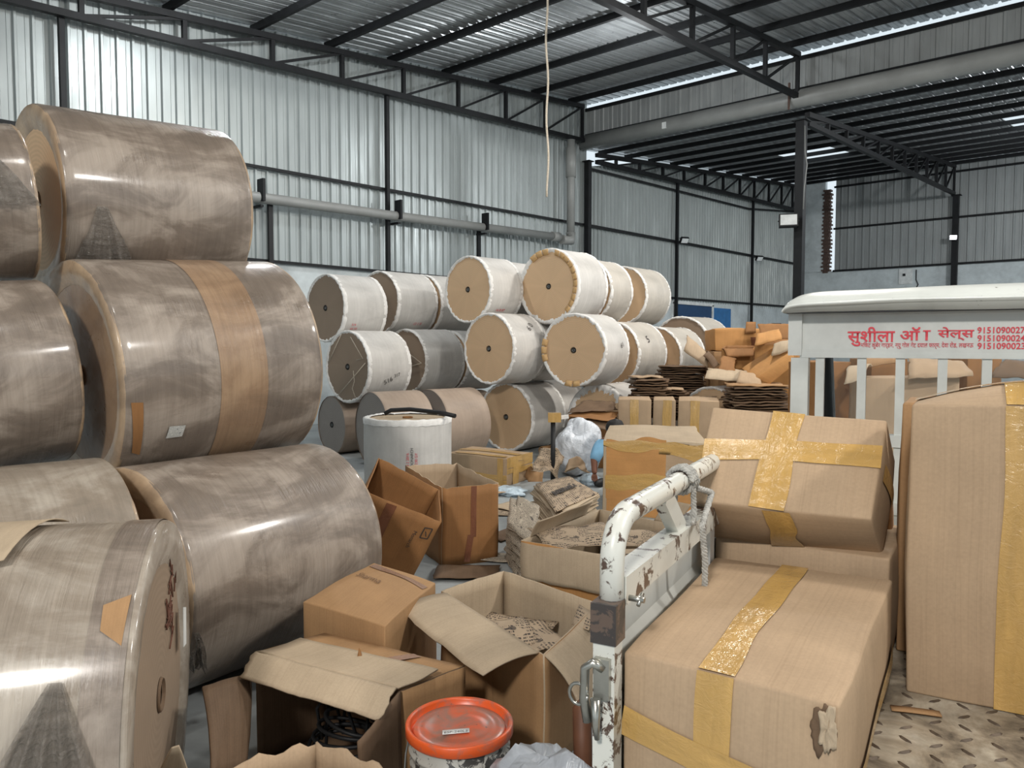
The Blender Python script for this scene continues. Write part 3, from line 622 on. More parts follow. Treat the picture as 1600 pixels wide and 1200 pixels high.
# the upright white reel with a black rod on top
c0 = at_d(637, 651, 7.7); c0.z = 0
t = thing('paper_reel', 'white reel standing upright on its end in front of the bare brown reels', 'paper reel', c0, group=None)
hS, rS = .865, .435
mb = MB(); mb.grid(lambda u, v: c0 + V((rS * math.cos(2 * math.pi * u), rS * math.sin(2 * math.pi * u), v * hS)) * 1.0 + nv((math.cos(6.28 * u) * 2, math.sin(6.28 * u) * 2, v * 2), 1, 3) * .006, 72, 8, wrap=True, lu=2.7, lv=.9)
mb.build('wrapper', 'white_wrap', t)
mb = MB(); rs = [.04, .2, .33, .41]
mb.grid(lambda u, v: c0 + V((rs[round(v * 3)] * math.cos(6.2832 * u), rs[round(v * 3)] * math.sin(6.2832 * u), hS - .008)), 72, 3, wrap=True, flip=True); mb.build('end_face', 'kraft_board_pale', t)
mb = MB()
def rimS(u, v):
    aa = 6.2832 * u; q = nv((math.cos(aa) * 9, math.sin(aa) * 9, v), 1, 8); p = [(rS + .004, hS - .05), (rS + .008, hS), (rS - .02, hS + .012), (rS - .05 - .03 * abs(q.x), hS + .004)][round(v * 3)]
    return c0 + V((p[0] * math.cos(aa), p[0] * math.sin(aa), p[1] + .01 * q.z))
mb.grid(rimS, 110, 3, wrap=True); mb.build('wrapper_rim', 'torn_white', t)
mb = MB(); mb.tube([c0 + V((.045 * math.cos(x / 16 * 6.2832), .045 * math.sin(x / 16 * 6.2832), hS)) for x in range(17)], .008, 6); mb.build('core', 'brown_board', t)
t['r'] = rS
vd = math.atan2(-c0.y, -c0.x)
def sf(x, y, off, z0): an = vd + off + x / rS; return c0 + V(((rS + .008) * math.cos(an), (rS + .008) * math.sin(an), z0 + y))
for i, (s_, m_) in enumerate((('118 2 2016', 'ink_red'), ('MOONARCH', 'ink_black'), ('AS 230 GY', 'ink_red'))):
    text_mesh('handwriting', s_, m_, t, lambda X, Z, i=i: sf(i * .04 - Z, X, .02, .40), .036)
pr = [at_d(px, py, dd) for px, py, dd in ((601, 650, 7.75), (611, 641, 7.75), (640, 639.5, 7.7), (690, 645, 7.55), (711, 650, 7.45))]
for q in pr: q.z = max(q.z, hS + .03)
solo(MB().tube(pr, .022, 10), 'bent_bar', 'black', 'bent black bar lying across the top of the upright white reel', 'bar')
# ---------------------------------------------------------------- cartons
FACES = dict(front=(0, 1, 5, 4), right=(1, 2, 6, 5), back=(2, 3, 7, 6), left=(3, 0, 4, 7), top=(4, 5, 6, 7), bottom=(0, 3, 2, 1))
class Carton:
    def __init__(s, label, c8, mat='kraft_board', group=None, bulge=.012, amp=.006, seed=0, name='carton', cat='box', bulges={}, n=7):
        s.c = [V(p) for p in c8]; s.bu = bulge; s.amp = amp; s.seed = seed; s.bus = bulges
        base = sum((s.c[i] for i in range(4)), V()) / 4
        s.o = thing(name, label, cat, base, group=group)
        s.cen = sum(s.c, V()) / 8; s.k = 0
        mb = MB()
        for f, q in FACES.items():
            lu = (s.c[q[1]] - s.c[q[0]]).length; lv = (s.c[q[3]] - s.c[q[0]]).length
            mb.grid(lambda u, v: s.p(f, u, v), n, n, lu, lv, swap=(f in ('top', 'bottom') and lu > lv), sm=True)
        mb.build('board_shell', mat, s.o, merge=.0008, bevel=.006)
    def p(s, f, u, v, off=0):
        q = [s.c[i] for i in FACES[f]]; p = bil(q, u, v)
        nrm = (q[1] - q[0]).cross(q[3] - q[0]).normalized()
        if nrm.dot(p - s.cen) < 0: nrm = -nrm
        b = s.bus.get(f, s.bu) * 16 * u * (1 - u) * v * (1 - v)
        return p + nrm * (b + off) + nv(p, 3.2, s.seed) * s.amp
    def strip(s, f, a, b, w, name='tape', mat='amber_tape', off=.0025, n=14, rag=.012):
        q = [s.c[i] for i in FACES[f]]; lu = (q[1] - q[0]).length; lv = (q[3] - q[0]).length
        d = V(((b[0] - a[0]) * lu, (b[1] - a[1]) * lv)); L = d.length; pn = V((-d.y / L, d.x / L)); s.k += 1; k = s.k
        def fn(u, v):
            w_ = (v - .5) * w; cu, cv = lerp(a[0], b[0], u), lerp(a[1], b[1], u)
            e = rag * nv((u * L * 5, v * 3, k), 1, s.seed).x * abs(v - .5) * 2
            return s.p(f, cu + pn.x * (w_ + e) / lu, cv + pn.y * (w_ + e) / lv, off + .0006 * k)
        mb = MB(); mb.grid(fn, n, 3, w if False else L, w, swap=True); return mb.build(name, mat, s.o)
    def flap(s, f, edge, length, ang, name='flap', mat='kraft_board', **k):
        pass
def prism(top, zb, inset=0):     # four top corners (front-left, front-right, back-right, back-left) dropped to height zb
    t = [V(p) for p in top]; c = sum(t, V()) / 4
    return [V((lerp(p.x, c.x, inset), lerp(p.y, c.y, inset), zb)) for p in t] + t
def tops(px, z): return [at_z(x, y, z) for x, y in px]
def sheet(name, p4, mat, parent=None, nu=10, nv_=10, bend=0, wr=0, jag=0, seed=0, solid=.004, inner=None, bend2=0, build=True):
    p4 = [V(p) for p in p4]; lu = (p4[1] - p4[0]).length; lv = (p4[3] - p4[0]).length
    nrm = (p4[1] - p4[0]).cross(p4[3] - p4[0]).normalized()
    def f(u, v):
        u2, v2 = u, v
        if jag: u2 += jag * nv((u * 3, v * lv * 26, 1), 1, seed).x * abs(2 * u - 1) ** 6; v2 += jag * nv((u * lu * 26, v * 3, 2), 1, seed).y * abs(2 * v - 1) ** 6
        p = bil(p4, u2, v2)
        return p + nrm * (bend * 4 * v * (1 - v) + bend2 * 4 * u * (1 - u)) + nv(p, 9, seed) * wr
    mb = MB(); mb.grid(f, nu, nv_, lu, lv)
    if not build: return mb
    return mb.build(name, mat, parent, solid=solid, inner=inner)
class OpenBox:
    def __init__(s, label, c8, outer='brown_board', inner='inner_board', group=None, seed=0, bottom=True, skip=(), amp=.008, bulge=.01, jag=.01, name='open_carton', thick=.007):
        s.c = [V(p) for p in c8]; s.outer, s.inner = outer, inner; s.seed = seed; s.amp = amp
        base = sum((s.c[i] for i in range(4)), V()) / 4; s.o = thing(name, label, 'open box', base, group=group); s.cen = sum(s.c, V()) / 8
        mb = MB()
        for f in ('front', 'right', 'back', 'left', 'top') + (('bottom',) if bottom else ()):
            if f in skip or (f == 'top' and 'top!' not in skip): continue
            q = [s.c[i] for i in FACES[f]]; nrm = (q[1] - q[0]).cross(q[3] - q[0]).normalized()
            if nrm.dot(sum(q, V()) / 4 - s.cen) < 0: nrm = -nrm
            lu = (q[1] - q[0]).length; lv = (q[3] - q[0]).length
            def fn(u, v, q=q, nrm=nrm, lu=lu):
                vv = v + (jag * nv((u * lu * 22, 3, s.seed), 1, s.seed).x if v > .99 and f not in ('top', 'bottom') else 0)
                p = bil(q, u, vv); return p + nrm * bulge * 16 * u * (1 - u) * v * (1 - v) + nv(p, 3.5, s.seed) * s.amp
            flip = (q[1] - q[0]).cross(q[3] - q[0]).dot(nrm) < 0
            mb.grid(fn, 12, 8, lu, lv, flip=flip)
        mb.build('board_shell', outer, s.o, solid=thick, inner=inner)
    def flap(s, i, length, a0, a1, t0=0, t1=1, taper=0, name='flap', n=10, jag=.03, skew=0, outer=None, inner=None, seed=None):
        # i: wall (0 front, 1 right, 2 back, 3 left); a0 -> a1: angle from upright outwards along the flap
        A, Bq = s.c[4 + i], s.c[4 + (i + 1) % 4]; A0, B0 = s.c[i], s.c[(i + 1) % 4]
        A, Bq = lerp(A, Bq, t0), lerp(A, Bq, t1); w = ((A - A0) + (Bq - B0)).normalized(); h = (Bq - A).normalized()
        nrm = h.cross(w).normalized()
        if nrm.dot((A + Bq) / 2 - s.cen) < 0: nrm = -nrm
        sd = s.seed + i if seed is None else seed; L = (Bq - A).length
        def fn(u, v):
            p = lerp(lerp(A, Bq, u), lerp(A, Bq, .5), taper * v) + h * skew * v * length
            k = 16; st = length / k; vv = v * (1 + (jag * nv((u * L * 20, 1, sd), 1, sd).x if v > .95 else 0))
            for j in range(int(round(vv * k * 10))):
                t = j / (k * 10); an = R(lerp(a0, a1, t)); p = p + (w * math.cos(an) + nrm * math.sin(an)) * (st / 10)
            return p + nv(p, 6, sd) * .006 * v
        mb = MB(); mb.grid(fn, 12, n, L, length, flip=(h.cross(w).dot(nrm) < 0))
        return mb.build(name, outer or s.outer, s.o, solid=.006, inner=inner or s.inner)
    def strip(s, f, a, b, w, name='tape', mat='brown_tape', off=.012, n=10):
        q = [s.c[i] for i in FACES[f]]; nrm = (q[1] - q[0]).cross(q[3] - q[0]).normalized()
        if nrm.dot(sum(q, V()) / 4 - s.cen) < 0: nrm = -nrm
        lu = (q[1] - q[0]).length; lv = (q[3] - q[0]).length; d = V(((b[0] - a[0]) * lu, (b[1] - a[1]) * lv)); L = d.length; pn = V((-d.y / L, d.x / L))
        def fn(u, v):
            w_ = (v - .5) * w; x = lerp(a[0], b[0], u) + pn.x * w_ / lu; y = lerp(a[1], b[1], u) + pn.y * w_ / lv
            p = bil(q, x, y); return p + nrm * (.01 * 16 * x * (1 - x) * y * (1 - y) + .0055) + nv(p, 3.5, s.seed) * s.amp
        mb = MB(); mb.grid(fn, n, 3, L, w, swap=True); return mb.build(name, mat, s.o)

def carton_px(label, x0, x1, yt, yb_, d, dep=.5, mat='orange_board', lean=0, yaw=0, floor=False, seed=0, group=None, **k):
    a_, b_ = at_d(x0, yt, d), at_d(x1, yt, d); zb = 0 if floor else at_d((x0 + x1) / 2, yb_, d).z
    ax = (b_ - a_); ax.z = 0; ax = Matrix.Rotation(R(yaw), 3, 'Z') @ ax; b_ = V((a_.x + ax.x, a_.y + ax.y, a_.z)); bk_ = V((-ax.y, ax.x, 0)).normalized() * dep
    t4 = [a_, b_, b_ + bk_, a_ + bk_]; return Carton(label, prism(t4, zb), mat, group, seed=seed, **k)
# ---- near floor cartons
g1 = Carton('closed brown carton with handwriting on top, beside the large reel on the floor', prism([at_z(472, 941, .5), at_z(603, 977, .5), at_z(682, 909, .5), at_z(583, 878, .5)], 0), 'tan_board', seed=1, bulges={'top': .02}, amp=.012)
g1.strip('top', (.05, .93), (.97, .80), .055, mat='clear_brown_tape')
m_ = lambda X, Z: g1.p('top', .12 + X / .5, .60 - X * .35 + Z / .5, .004)
text_mesh('handwriting', 'Sharma', 'ink_pencil', g1.o, m_, .068)
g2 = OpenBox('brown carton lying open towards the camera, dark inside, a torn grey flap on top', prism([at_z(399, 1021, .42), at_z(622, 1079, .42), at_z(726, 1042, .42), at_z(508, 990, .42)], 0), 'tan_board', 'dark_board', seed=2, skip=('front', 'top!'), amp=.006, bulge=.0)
# its torn grey flap: one part lying on the top, one part hanging over the opening
sheet('flap', [at_z(399, 1019, .436), at_z(622, 1076, .436), at_z(684, 1046, .455), at_z(470, 998, .438)], 'kraft_board_pale', g2.o, bend=-.006, wr=.003, jag=.012, seed=3, solid=.007)
sheet('flap', [at_d(374, 1058, 2.76), at_d(592, 1127, 2.46), at_d(622, 1076, 2.585), at_d(399, 1019, 2.89)], 'kraft_board_pale', g2.o, bend=.006, wr=.003, jag=.03, seed=4, solid=.007, nu=24)
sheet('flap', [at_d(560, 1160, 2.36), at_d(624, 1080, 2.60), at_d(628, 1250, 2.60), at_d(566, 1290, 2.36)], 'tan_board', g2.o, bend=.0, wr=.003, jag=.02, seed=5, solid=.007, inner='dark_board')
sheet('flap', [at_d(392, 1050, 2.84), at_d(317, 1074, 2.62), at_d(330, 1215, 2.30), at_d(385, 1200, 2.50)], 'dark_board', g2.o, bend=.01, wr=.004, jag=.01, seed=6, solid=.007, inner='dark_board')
sheet('torn_tongue', [at_z(557, 1032, .43), at_z(567, 1032, .43), at_z(564, 1017, .46), at_z(561, 1012, .47)], 'brown_board', g2.o, seed=4, solid=.003, nu=2, nv_=2)
g2.strip('top', (.62, .25), (.70, .98), .05, mat='clear_brown_tape')
mb = MB(); cc = at_z(530, 1190, .12)
random.seed(21)
for k in range(5):
    r_ = random.uniform(.10, .16); z0 = .05 + k * .03
    mb.tube([cc + V((r_ * math.cos(x / 24 * 6.283) + .02 * k, .7 * r_ * math.sin(x / 24 * 6.283), z0 + .02 * math.sin(x / 4 + k))) for x in range(25)], .007, 6)
for k in range(6):
    p0 = cc + V((random.uniform(-.1, .12), random.uniform(-.05, .08), .05)); mb.tube([p0, p0 + V((random.uniform(-.06, .1), random.uniform(-.05, .05), .14)), p0 + V((random.uniform(-.1, .1), 0, .2))], .006, 6)
tag(solo(mb, 'cable_coil', 'steel_black', 'tangle of grey plastic strapping inside the dark carton open towards the camera', 'strapping'), kind='thing')
rim3 = [at_z(690, 922, .5), at_z(850, 1024, .48), at_z(934, 944, .5), at_z(787, 891, .52)]
g3 = OpenBox('big open brown carton full of printed paper, behind the orange lidded bucket', prism(rim3, 0), 'tan_board', 'kraft_board_pale', seed=5, amp=.008)
g3.flap(0, .23, 85, 118, .06, .97, inner='kraft_board_pale', seed=51, skew=-.15)
g3.flap(1, .27, 120, 172, .0, .95, inner='kraft_board_pale', seed=52)
g3.strip('front', (.55, .98), (.57, .1), .02, 'box_corner_crease', 'tan_board')
# sheets inside
cI = sum(rim3, V()) / 4
random.seed(31)
for k, (dx, dy, rz, tl, lab) in enumerate(((-.06, .05, 20, 12, 'printed brown paper bag lying uppermost in the big open carton behind the bucket'), (.10, -.03, -30, 5, 'crumpled printed bag in the right half of the big open carton behind the bucket'), (.0, -.16, 60, 8, 'printed bag at the front of the big open carton behind the bucket'))):
    c_ = cI + V((dx, dy, -.16 + .03 * k)); ro = Matrix.Rotation(R(rz), 3, 'Z') @ Matrix.Rotation(R(tl), 3, 'X')
    p4 = [c_ + ro @ V((x, y, 0)) for x, y in ((-.16, -.11), (.16, -.11), (.16, .11), (-.16, .11))]
    solo(sheet('b', p4, '', nu=10, nv_=10, bend=.02, wr=.012, seed=k, build=False), 'paper_bag', 'printed_kraft', lab, 'paper bag', 'printed bags in the big open carton', solid=.004)
sheet('printed_panel', [at_d(893, 975, 3.1), at_d(920, 985, 3.0), at_d(931, 960, 3.14), at_d(905, 945, 3.2)], 'printed_kraft', g3.o, solid=.004, nu=3, nv_=3)
g4 = OpenBox('torn open carton at the bottom edge of the photo below the dark open carton', prism([at_z(440, 1330, .45), at_z(610, 1206, .45), at_z(497, 1158, .47), at_z(340, 1205, .45)], .0), 'brown_board', 'kraft_board', seed=8, jag=.05)
g4.flap(3, .12, 60, 130, .1, 1, seed=82, inner='kraft_board', jag=.1)
solo(sheet('b', [at_z(238, 1225, .30), at_z(300, 1225, .30), at_z(280, 1164, .46), at_z(268, 1168, .46)], '', nu=5, nv_=5, wr=.004, build=False), 'cardboard_scrap', 'kraft_board_pale', 'pointed scrap of cardboard at the foot of the front reel, bottom edge', 'cardboard scrap', solid=.006)
# bucket
bd = 2.40; bc = at_d(718, 1126, bd); zl = bc.z; br_ = 83 / 1200 * bd
bk = thing('paint_bucket', 'dirty white paint bucket with an orange lid, in front of the open cartons', 'bucket', (bc.x, bc.y, 0))
def lathe(mb, c, prof, n=48, mi=0): return mb.grid(lambda u, v: V(c) + V((prof[round(v * (len(prof) - 1))][0] * math.cos(6.2832 * u), prof[round(v * (len(prof) - 1))][0] * math.sin(6.2832 * u), prof[round(v * (len(prof) - 1))][1])), n, len(prof) - 1, wrap=True)
rb = br_ * .95; b0 = V((bc.x, bc.y, 0))
pf = [(.001, .003), (rb * .80, .003), (rb * .82, .012)]
for k in range(1, 9):
    z = zl * .9 * k / 9; rr_ = rb * lerp(.82, .97, k / 9); pf += [(rr_, z)]
    if k >= 6: pf += [(rr_ + .008, z + .004), (rr_ + .008, z + .012), (rr_ + .001, z + .016)]
pf += [(rb, zl - .03)]
lathe(MB(), b0, pf).build('bucket_body', 'bucket_white', bk)
ld = lathe(MB(), b0, [(br_ * .99, zl - .034), (br_ * 1.012, zl - .030), (br_ * 1.012, zl - .004), (br_ * .99, zl), (br_ * .945, zl - .001), (br_ * .925, zl - .006), (br_ * .915, zl - .030), (br_ * .875, zl - .031), (br_ * .86, zl - .019)]).build('lid', 'bucket_orange', bk)
lathe(MB(), b0, [(br_ * .861, zl - .019), (br_ * .845, zl - .016), (br_ * .62, zl - .015), (br_ * .59, zl - .020), (br_ * .32, zl - .017), (.001, zl - .016)]).build('lid_centre', 'lid_faded', ld)
hb = MB(); hr = br_ * 1.04
hb.tube([b0 + V((hr * math.cos(x), hr * math.sin(x) , zl - .06 - .22 * math.sin(math.pi * k / 12))) for k in range(13) for x in (R(200 + 180 * k / 12),)], .003, 6); hb.build('wire_handle', 'steel_grey', bk)
lf = lambda X, Z: b0 + (RT * X + V((-math.sin(R(41)), math.cos(R(41)), 0)) * Z) + V((0, 0, zl - .0125))
ls = sheet('lid_label', [lf(-.048, -.062), lf(.034, -.048), lf(.032, -.022), lf(-.05, -.036)], 'white_plain', bk, solid=.001, nu=2, nv_=2)
text_mesh('lettering', 'ESP-240L2', 'ink_black', ls, lambda X, Z: lf(-.044 + X, -.058 + X * .17 + Z) + V((0, 0, .0015)), .017)
# wooden slat and sack beside the truck post
sl = [at_d(912, 1215, 2.36), at_d(910, 1150, 2.42), at_d(909, 1105, 2.45), at_d(908, 1092, 2.46)]
solo(MB().tube(sl, lambda t: .030 if t < .7 else .030 * (1 - (t - .7) / .3 * .75), 10), 'wooden_stick', 'wood_brown', 'short blunt brown wooden stick standing against the big open carton near the truck post', 'stick')
def lump(c, rx, ry, rz, seed, amp=.25, f=2.2, nu=28, nvv=16, fine=.45):
    mb = MB()
    def fn(u, v):
        a_, b_ = 6.2832 * u, math.pi * (v - .5) * .998; d = V((math.cos(a_) * math.cos(b_), math.sin(a_) * math.cos(b_), math.sin(b_)))
        k = 1 + amp * nv(d * f, 1, seed).x + amp * fine * nv(d * f * 3, 1, seed).y
        return V(c) + V((d.x * rx, d.y * ry, d.z * rz)) * k
    mb.grid(fn, nu, nvv, wrap=True); return mb
cS = at_d(858, 1235, 2.0); rz_ = cS.z / 2 + .02
solo(lump((cS.x, cS.y, .27), .24, .15, .27, 4, .22), 'woven_sack', 'sack_grey', 'grey woven plastic sack at the bottom edge beside the white truck post', 'sack')

# ---- middle cartons
f0, f1, r1, r0 = at_d(572, 768, 4.86), at_d(690, 815, 4.75), at_d(686, 766, 5.15), at_d(592, 716, 5.28)
wv = (at_d(642, 905, 4.85) - f1) * 1.2
m1 = OpenBox('tilted open brown carton leaning between the big reel and the tall open carton', [f0 + wv * .98, f1 + wv, r1 + wv, r0 + wv * .98, f0, f1, r1, r0], 'brown_board', 'brown_board', seed=11)
m1.strip('front', (.36, .98), (.40, .02), .07)
qf = [m1.c[i] for i in FACES['front']]; nf_ = (qf[1] - qf[0]).cross(qf[3] - qf[0]).normalized(); nf_ = nf_ if nf_.dot(sum(qf, V()) / 4 - m1.cen) > 0 else -nf_
def m1f(u, v, h=.012): return bil(qf, u, v) + nf_ * (h + .01 * 16 * u * (1 - u) * v * (1 - v))
text_mesh('lettering', 'Monarch', 'ink_black', m1.o, lambda X, Z: m1f(.76 + Z / .45, .78 - X / .45), .03)
mb = MB()
for a_, b_ in (((.86, .86), (.95, .88)), ((.95, .88), (.95, .74)), ((.95, .74), (.86, .72)), ((.86, .72), (.86, .86)), ((.89, .82), (.92, .76))): mb.bar(m1f(*a_), m1f(*b_), .006, .002, up=nf_)
mb.build('printed_symbol', 'ink_black', m1.o)
m2 = OpenBox('tall open brown carton with a reddish tape strip down its front', prism([at_z(690, 762, .575), at_z(778, 756, .575), at_z(714, 724, .60), at_z(634, 727, .61)], 0, .02), 'brown_board', 'inner_board', seed=12, jag=.03)
m2.strip('front', (.56, .99), (.54, .35), .042); m2.strip('front', (.50, .38), (.44, .03), .045)
m3t = [at_z(815, 845, .42), at_z(985, 874, .42), at_z(1062, 822, .44), at_z(937, 795, .45)]
m3 = OpenBox('wide open carton with its pale front flap hanging down, behind the truck side gate', prism(m3t, 0), 'orange_board', 'kraft_board_pale', seed=13)
m3.flap(0, .22, 150, 185, .0, .82, outer='kraft_board_pale', inner='kraft_board_pale', seed=14); m3.flap(3, .12, -20, -40, .2, .9, outer='kraft_board', seed=15)
m3.flap(2, .16, 10, 20, .02, .3, seed=16, outer='kraft_board_pale')
c3 = sum(m3t, V()) / 4
labs = ('printed brown bag spread over the left of the wide open carton behind the gate', 'printed brown bag under the gate brace in the wide open carton', 'printed paper seen through the gate rails in the wide open carton', 'pale printed bag with a red mark seen just above the gate bar')
for k, (px, py, z, rz, sx, sy) in enumerate(((900, 838, .40, 20, .26, .17), (985, 840, .37, -20, .2, .16), (1040, 838, .36, 40, .2, .15), (1002, 868, .40, 10, .16, .1))):
    c_ = at_z(px, py, z); ro = Matrix.Rotation(R(rz + 41), 3, 'Z') @ Matrix.Rotation(R(8 - 5 * k), 3, 'X')
    p4 = [c_ + ro @ V((x * sx, y * sy, 0)) for x, y in ((-1, -1), (1, -1), (1, 1), (-1, 1))]
    o_ = solo(sheet('b', p4, '', nu=10, nv_=10, bend=.03, wr=.02, seed=40 + k, build=False), 'paper_bag', 'printed_kraft', labs[k], 'paper bag', 'printed bags in the wide open carton', solid=.004)
mb = MB(); q0 = at_d(1000, 869, 4.05)
e1, e2 = RT, UPV
mb.bar(q0 + e1 * -.03 + e2 * .0, q0 + e1 * .03 + e2 * .045, .012, .004, up=FW); mb.bar(q0 + e1 * -.03 + e2 * .02, q0 + e1 * -.005 + e2 * -.03, .014, .004, up=FW); mb.bar(q0 + e1 * .0 + e2 * .03, q0 + e1 * -.03 + e2 * -.01, .012, .004, up=FW)
tag(mb.build('red_mark', 'ink_red', o_))
# yellow-taped box
yb = Carton('flat carton wrapped in yellow tape on the floor behind the tall open carton', prism([at_z(700, 707, .31), at_z(792, 717, .31), at_z(832, 707, .31), at_z(738, 697, .31)], 0), 'kraft_board', seed=15)
for v in (.1, .3, .5, .72, .92): yb.strip('front', (.0, v), (1, v), .05) if v < .5 else yb.strip('right', (0, v), (1, v), .06)
yb.strip('top', (0, .5), (1, .5), .14); yb.strip('right', (.3, 0), (.3, 1), .12); yb.strip('front', (.9, 0), (.9, 1), .08); yb.strip('top', (.1, .1), (.95, .1), .08)
# torn taped carton behind gate
n1 = Carton('torn carton patched with amber tape, standing on the floor behind the truck side gate', prism([at_z(942, 688, .71), at_z(1104, 692, .71), at_z(1086, 666, .74), at_z(953, 664, .74)], 0), 'kraft_board_pale', seed=16, amp=.015)
n1.strip('front', (.03, .62), (.62, .62), .56, 'torn_panel', 'orange_board', rag=.05); n1.strip('front', (.62, .70), (.97, .70), .34, 'torn_panel', 'kraft_board', rag=.03)
n1.strip('front', (.04, .22), (.97, .22), .30, 'torn_panel', 'orange_board', rag=.03)
n1.strip('front', (.0, .95), (.98, .93), .10, rag=.06); n1.strip('front', (.02, .46), (.98, .46), .13, rag=.05)
n1.strip('front', (.55, .86), (.98, .82), .07, rag=.05)
# row of three cartons
for i, (x0, x1, m_, lab) in enumerate(((966, 1018, 'kraft_board', 'left one of three joined kraft cartons with tape stripes behind the torn taped carton'), (1021, 1056, 'kraft_board', 'middle one of three kraft cartons with tape stripes behind the torn taped carton'), (1060, 1124, 'kraft_board', 'right one of three kraft cartons, with a punched edge, behind the torn taped carton'))):
    c_ = Carton(lab, prism([at_z(x0, 624 + i, .90), at_z(x1, 625 + i, .90), at_z(x1 - 4, 619, .90), at_z(x0 + 1, 619, .90)], 0), m_, 'taped kraft cartons in a row', seed=20 + i)
    u_ = (.5, .62, .42)[i]; c_.strip('front', (u_, 0), (u_, 1), .11, n=20)
# loose dark sheets left of the row
random.seed(41)
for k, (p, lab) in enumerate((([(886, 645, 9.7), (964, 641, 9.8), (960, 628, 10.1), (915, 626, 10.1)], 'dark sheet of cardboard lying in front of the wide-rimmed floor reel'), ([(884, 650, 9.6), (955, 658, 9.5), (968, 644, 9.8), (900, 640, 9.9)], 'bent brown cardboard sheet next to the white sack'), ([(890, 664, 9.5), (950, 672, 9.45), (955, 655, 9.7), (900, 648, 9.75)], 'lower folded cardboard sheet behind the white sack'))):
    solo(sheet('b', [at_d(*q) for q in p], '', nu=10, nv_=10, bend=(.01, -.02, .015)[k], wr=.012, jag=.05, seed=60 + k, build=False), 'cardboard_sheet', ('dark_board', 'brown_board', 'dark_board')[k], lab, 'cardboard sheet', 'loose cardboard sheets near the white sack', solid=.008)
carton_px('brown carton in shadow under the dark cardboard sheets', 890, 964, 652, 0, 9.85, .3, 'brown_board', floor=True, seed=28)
# white sack, paper core, crumpled bags, plastic
cW = at_d(903, 700, 9.4)
solo(lump((cW.x, cW.y, .34), .29, .25, .36, 6, .30, 1.5, 56, 34, .16), 'woven_sack', 'sack_white', 'white woven sack lying below the dark cardboard sheets', 'sack')
cW2 = at_z(922, 757, 0); solo(lump((cW2.x, cW2.y, .055), .14, .10, .07, 7, .3), 'plastic_bag', 'plastic_blue', 'pale bluish plastic bag on the floor left of the torn taped carton', 'plastic bag')
cW3 = at_z(795, 772, 0); solo(lump((cW3.x, cW3.y, .03), .22, .15, .05, 9, .35), 'plastic_bag', 'plastic_blue', 'flat crumpled clear plastic on the floor under the yellow taped box', 'plastic bag')
pc = at_z(856, 708, 0); mb = MB(); mb.grid(lambda u, v: pc + V((.05 * math.cos(6.283 * u), -.15 + .3 * v, .057 + .05 * math.sin(6.283 * u))), 20, 2, wrap=True)
solo(mb, 'paper_core', 'tan_board', 'short brown paper tube on the floor beside the black post', 'paper tube', solid=.012)
pcs = [((831, 735, .1), (872, 750, .02), (884, 712, .35), (845, 703, .4), 'big crumpled printed paper bag in front of the black post'), ((818, 742, .06), (845, 752, .01), (850, 722, .2), (826, 728, .2), 'small folded brown paper left of the big crumpled bag'), ((884, 738, .05), (926, 741, .02), (915, 722, .14), (888, 720, .16), 'flattened brown carton pieces below the white sack')]
for k, (a_, b_, c_, d_, lab) in enumerate(pcs):
    solo(sheet('b', [at_z(*q) for q in (a_, b_, c_, d_)] if k == 1 else [at_d(q[0], q[1], 8.3 + (k == 2) * .45 - k * .05 + .1 * i_) for i_, q in enumerate((a_, b_, c_, d_))], '', nu=14, nv_=14, bend=-.05, bend2=.07, wr=.05, jag=.02, seed=70 + k, build=False), 'crumpled_bag', ('printed_kraft', 'tan_board', 'kraft_board')[k], lab, 'crumpled paper', solid=.004)
# black post on a foot with a taped head
pp = at_d(864, 712, 8.45); zt = at_d(864, 659, 8.45).z
t = thing('trolley_handle', 'black upright post with a yellow-taped cross head beside the white sack', 'post', (pp.x, pp.y, 0))
MB().tube([(pp.x, pp.y, 0.02), (pp.x, pp.y, zt)], .026, 10).build('post', 'black', t); MB().box((pp.x, pp.y, .012), (.22, .16, .024)).build('foot', 'black', t)
MB().bar(V((pp.x, pp.y, zt + .05)) - RT * .055, V((pp.x, pp.y, zt + .05)) + RT * .085, .1, .1).build('taped_head', 'amber_tape', t, bevel=.012)
MB().bar(V((pp.x, pp.y, zt + .05)) + RT * .09, V((pp.x, pp.y, zt + .06)) + RT * .17, .04, .04).build('rag_end', 'torn_white', t)
# stacks of flat paper bags
def ordinal(n):
    b = 'first second third fourth fifth sixth seventh eighth ninth tenth eleventh twelfth thirteenth fourteenth fifteenth sixteenth seventeenth eighteenth nineteenth twentieth'.split()
    return b[n - 1] if n <= 20 else 'twenty-' + b[n - 21] if n < 30 else 'thirtieth'
def stack(name, mat, label, group, cat, p4, n, dz, wob, seed, topmat=None, toplabel=None, shift=(0, 0), wr=.006, thick=None, jag=.02, fan=0, tl=None):
    random.seed(seed); p4 = [V(p) for p in p4]; z0 = sum((p.z for p in p4), 0) / 4; zs = n * dz
    for k in range(n):
        top_ = k == n - 1; f = k - n + 1
        off = V((random.uniform(-wob, wob) + shift[0] * f, random.uniform(-wob, wob) + shift[1] * f, f * dz)); ro = Matrix.Rotation(R(random.uniform(-6, 6) + fan * f), 3, 'Z'); c = sum(p4, V()) / 4
        q = [c + off + ro @ (p - c) for p in p4]
        o = solo(sheet('b', q, '', nu=8, nv_=8, bend=random.uniform(-.01, .02), wr=wr, jag=jag, seed=seed * 10 + k, build=False), name, (topmat if top_ and topmat else mat), (toplabel if top_ and toplabel else '%s %s from the top %s' % (ordinal(n - k), cat, label)), cat, group, solid=thick or dz * .7)
    return o
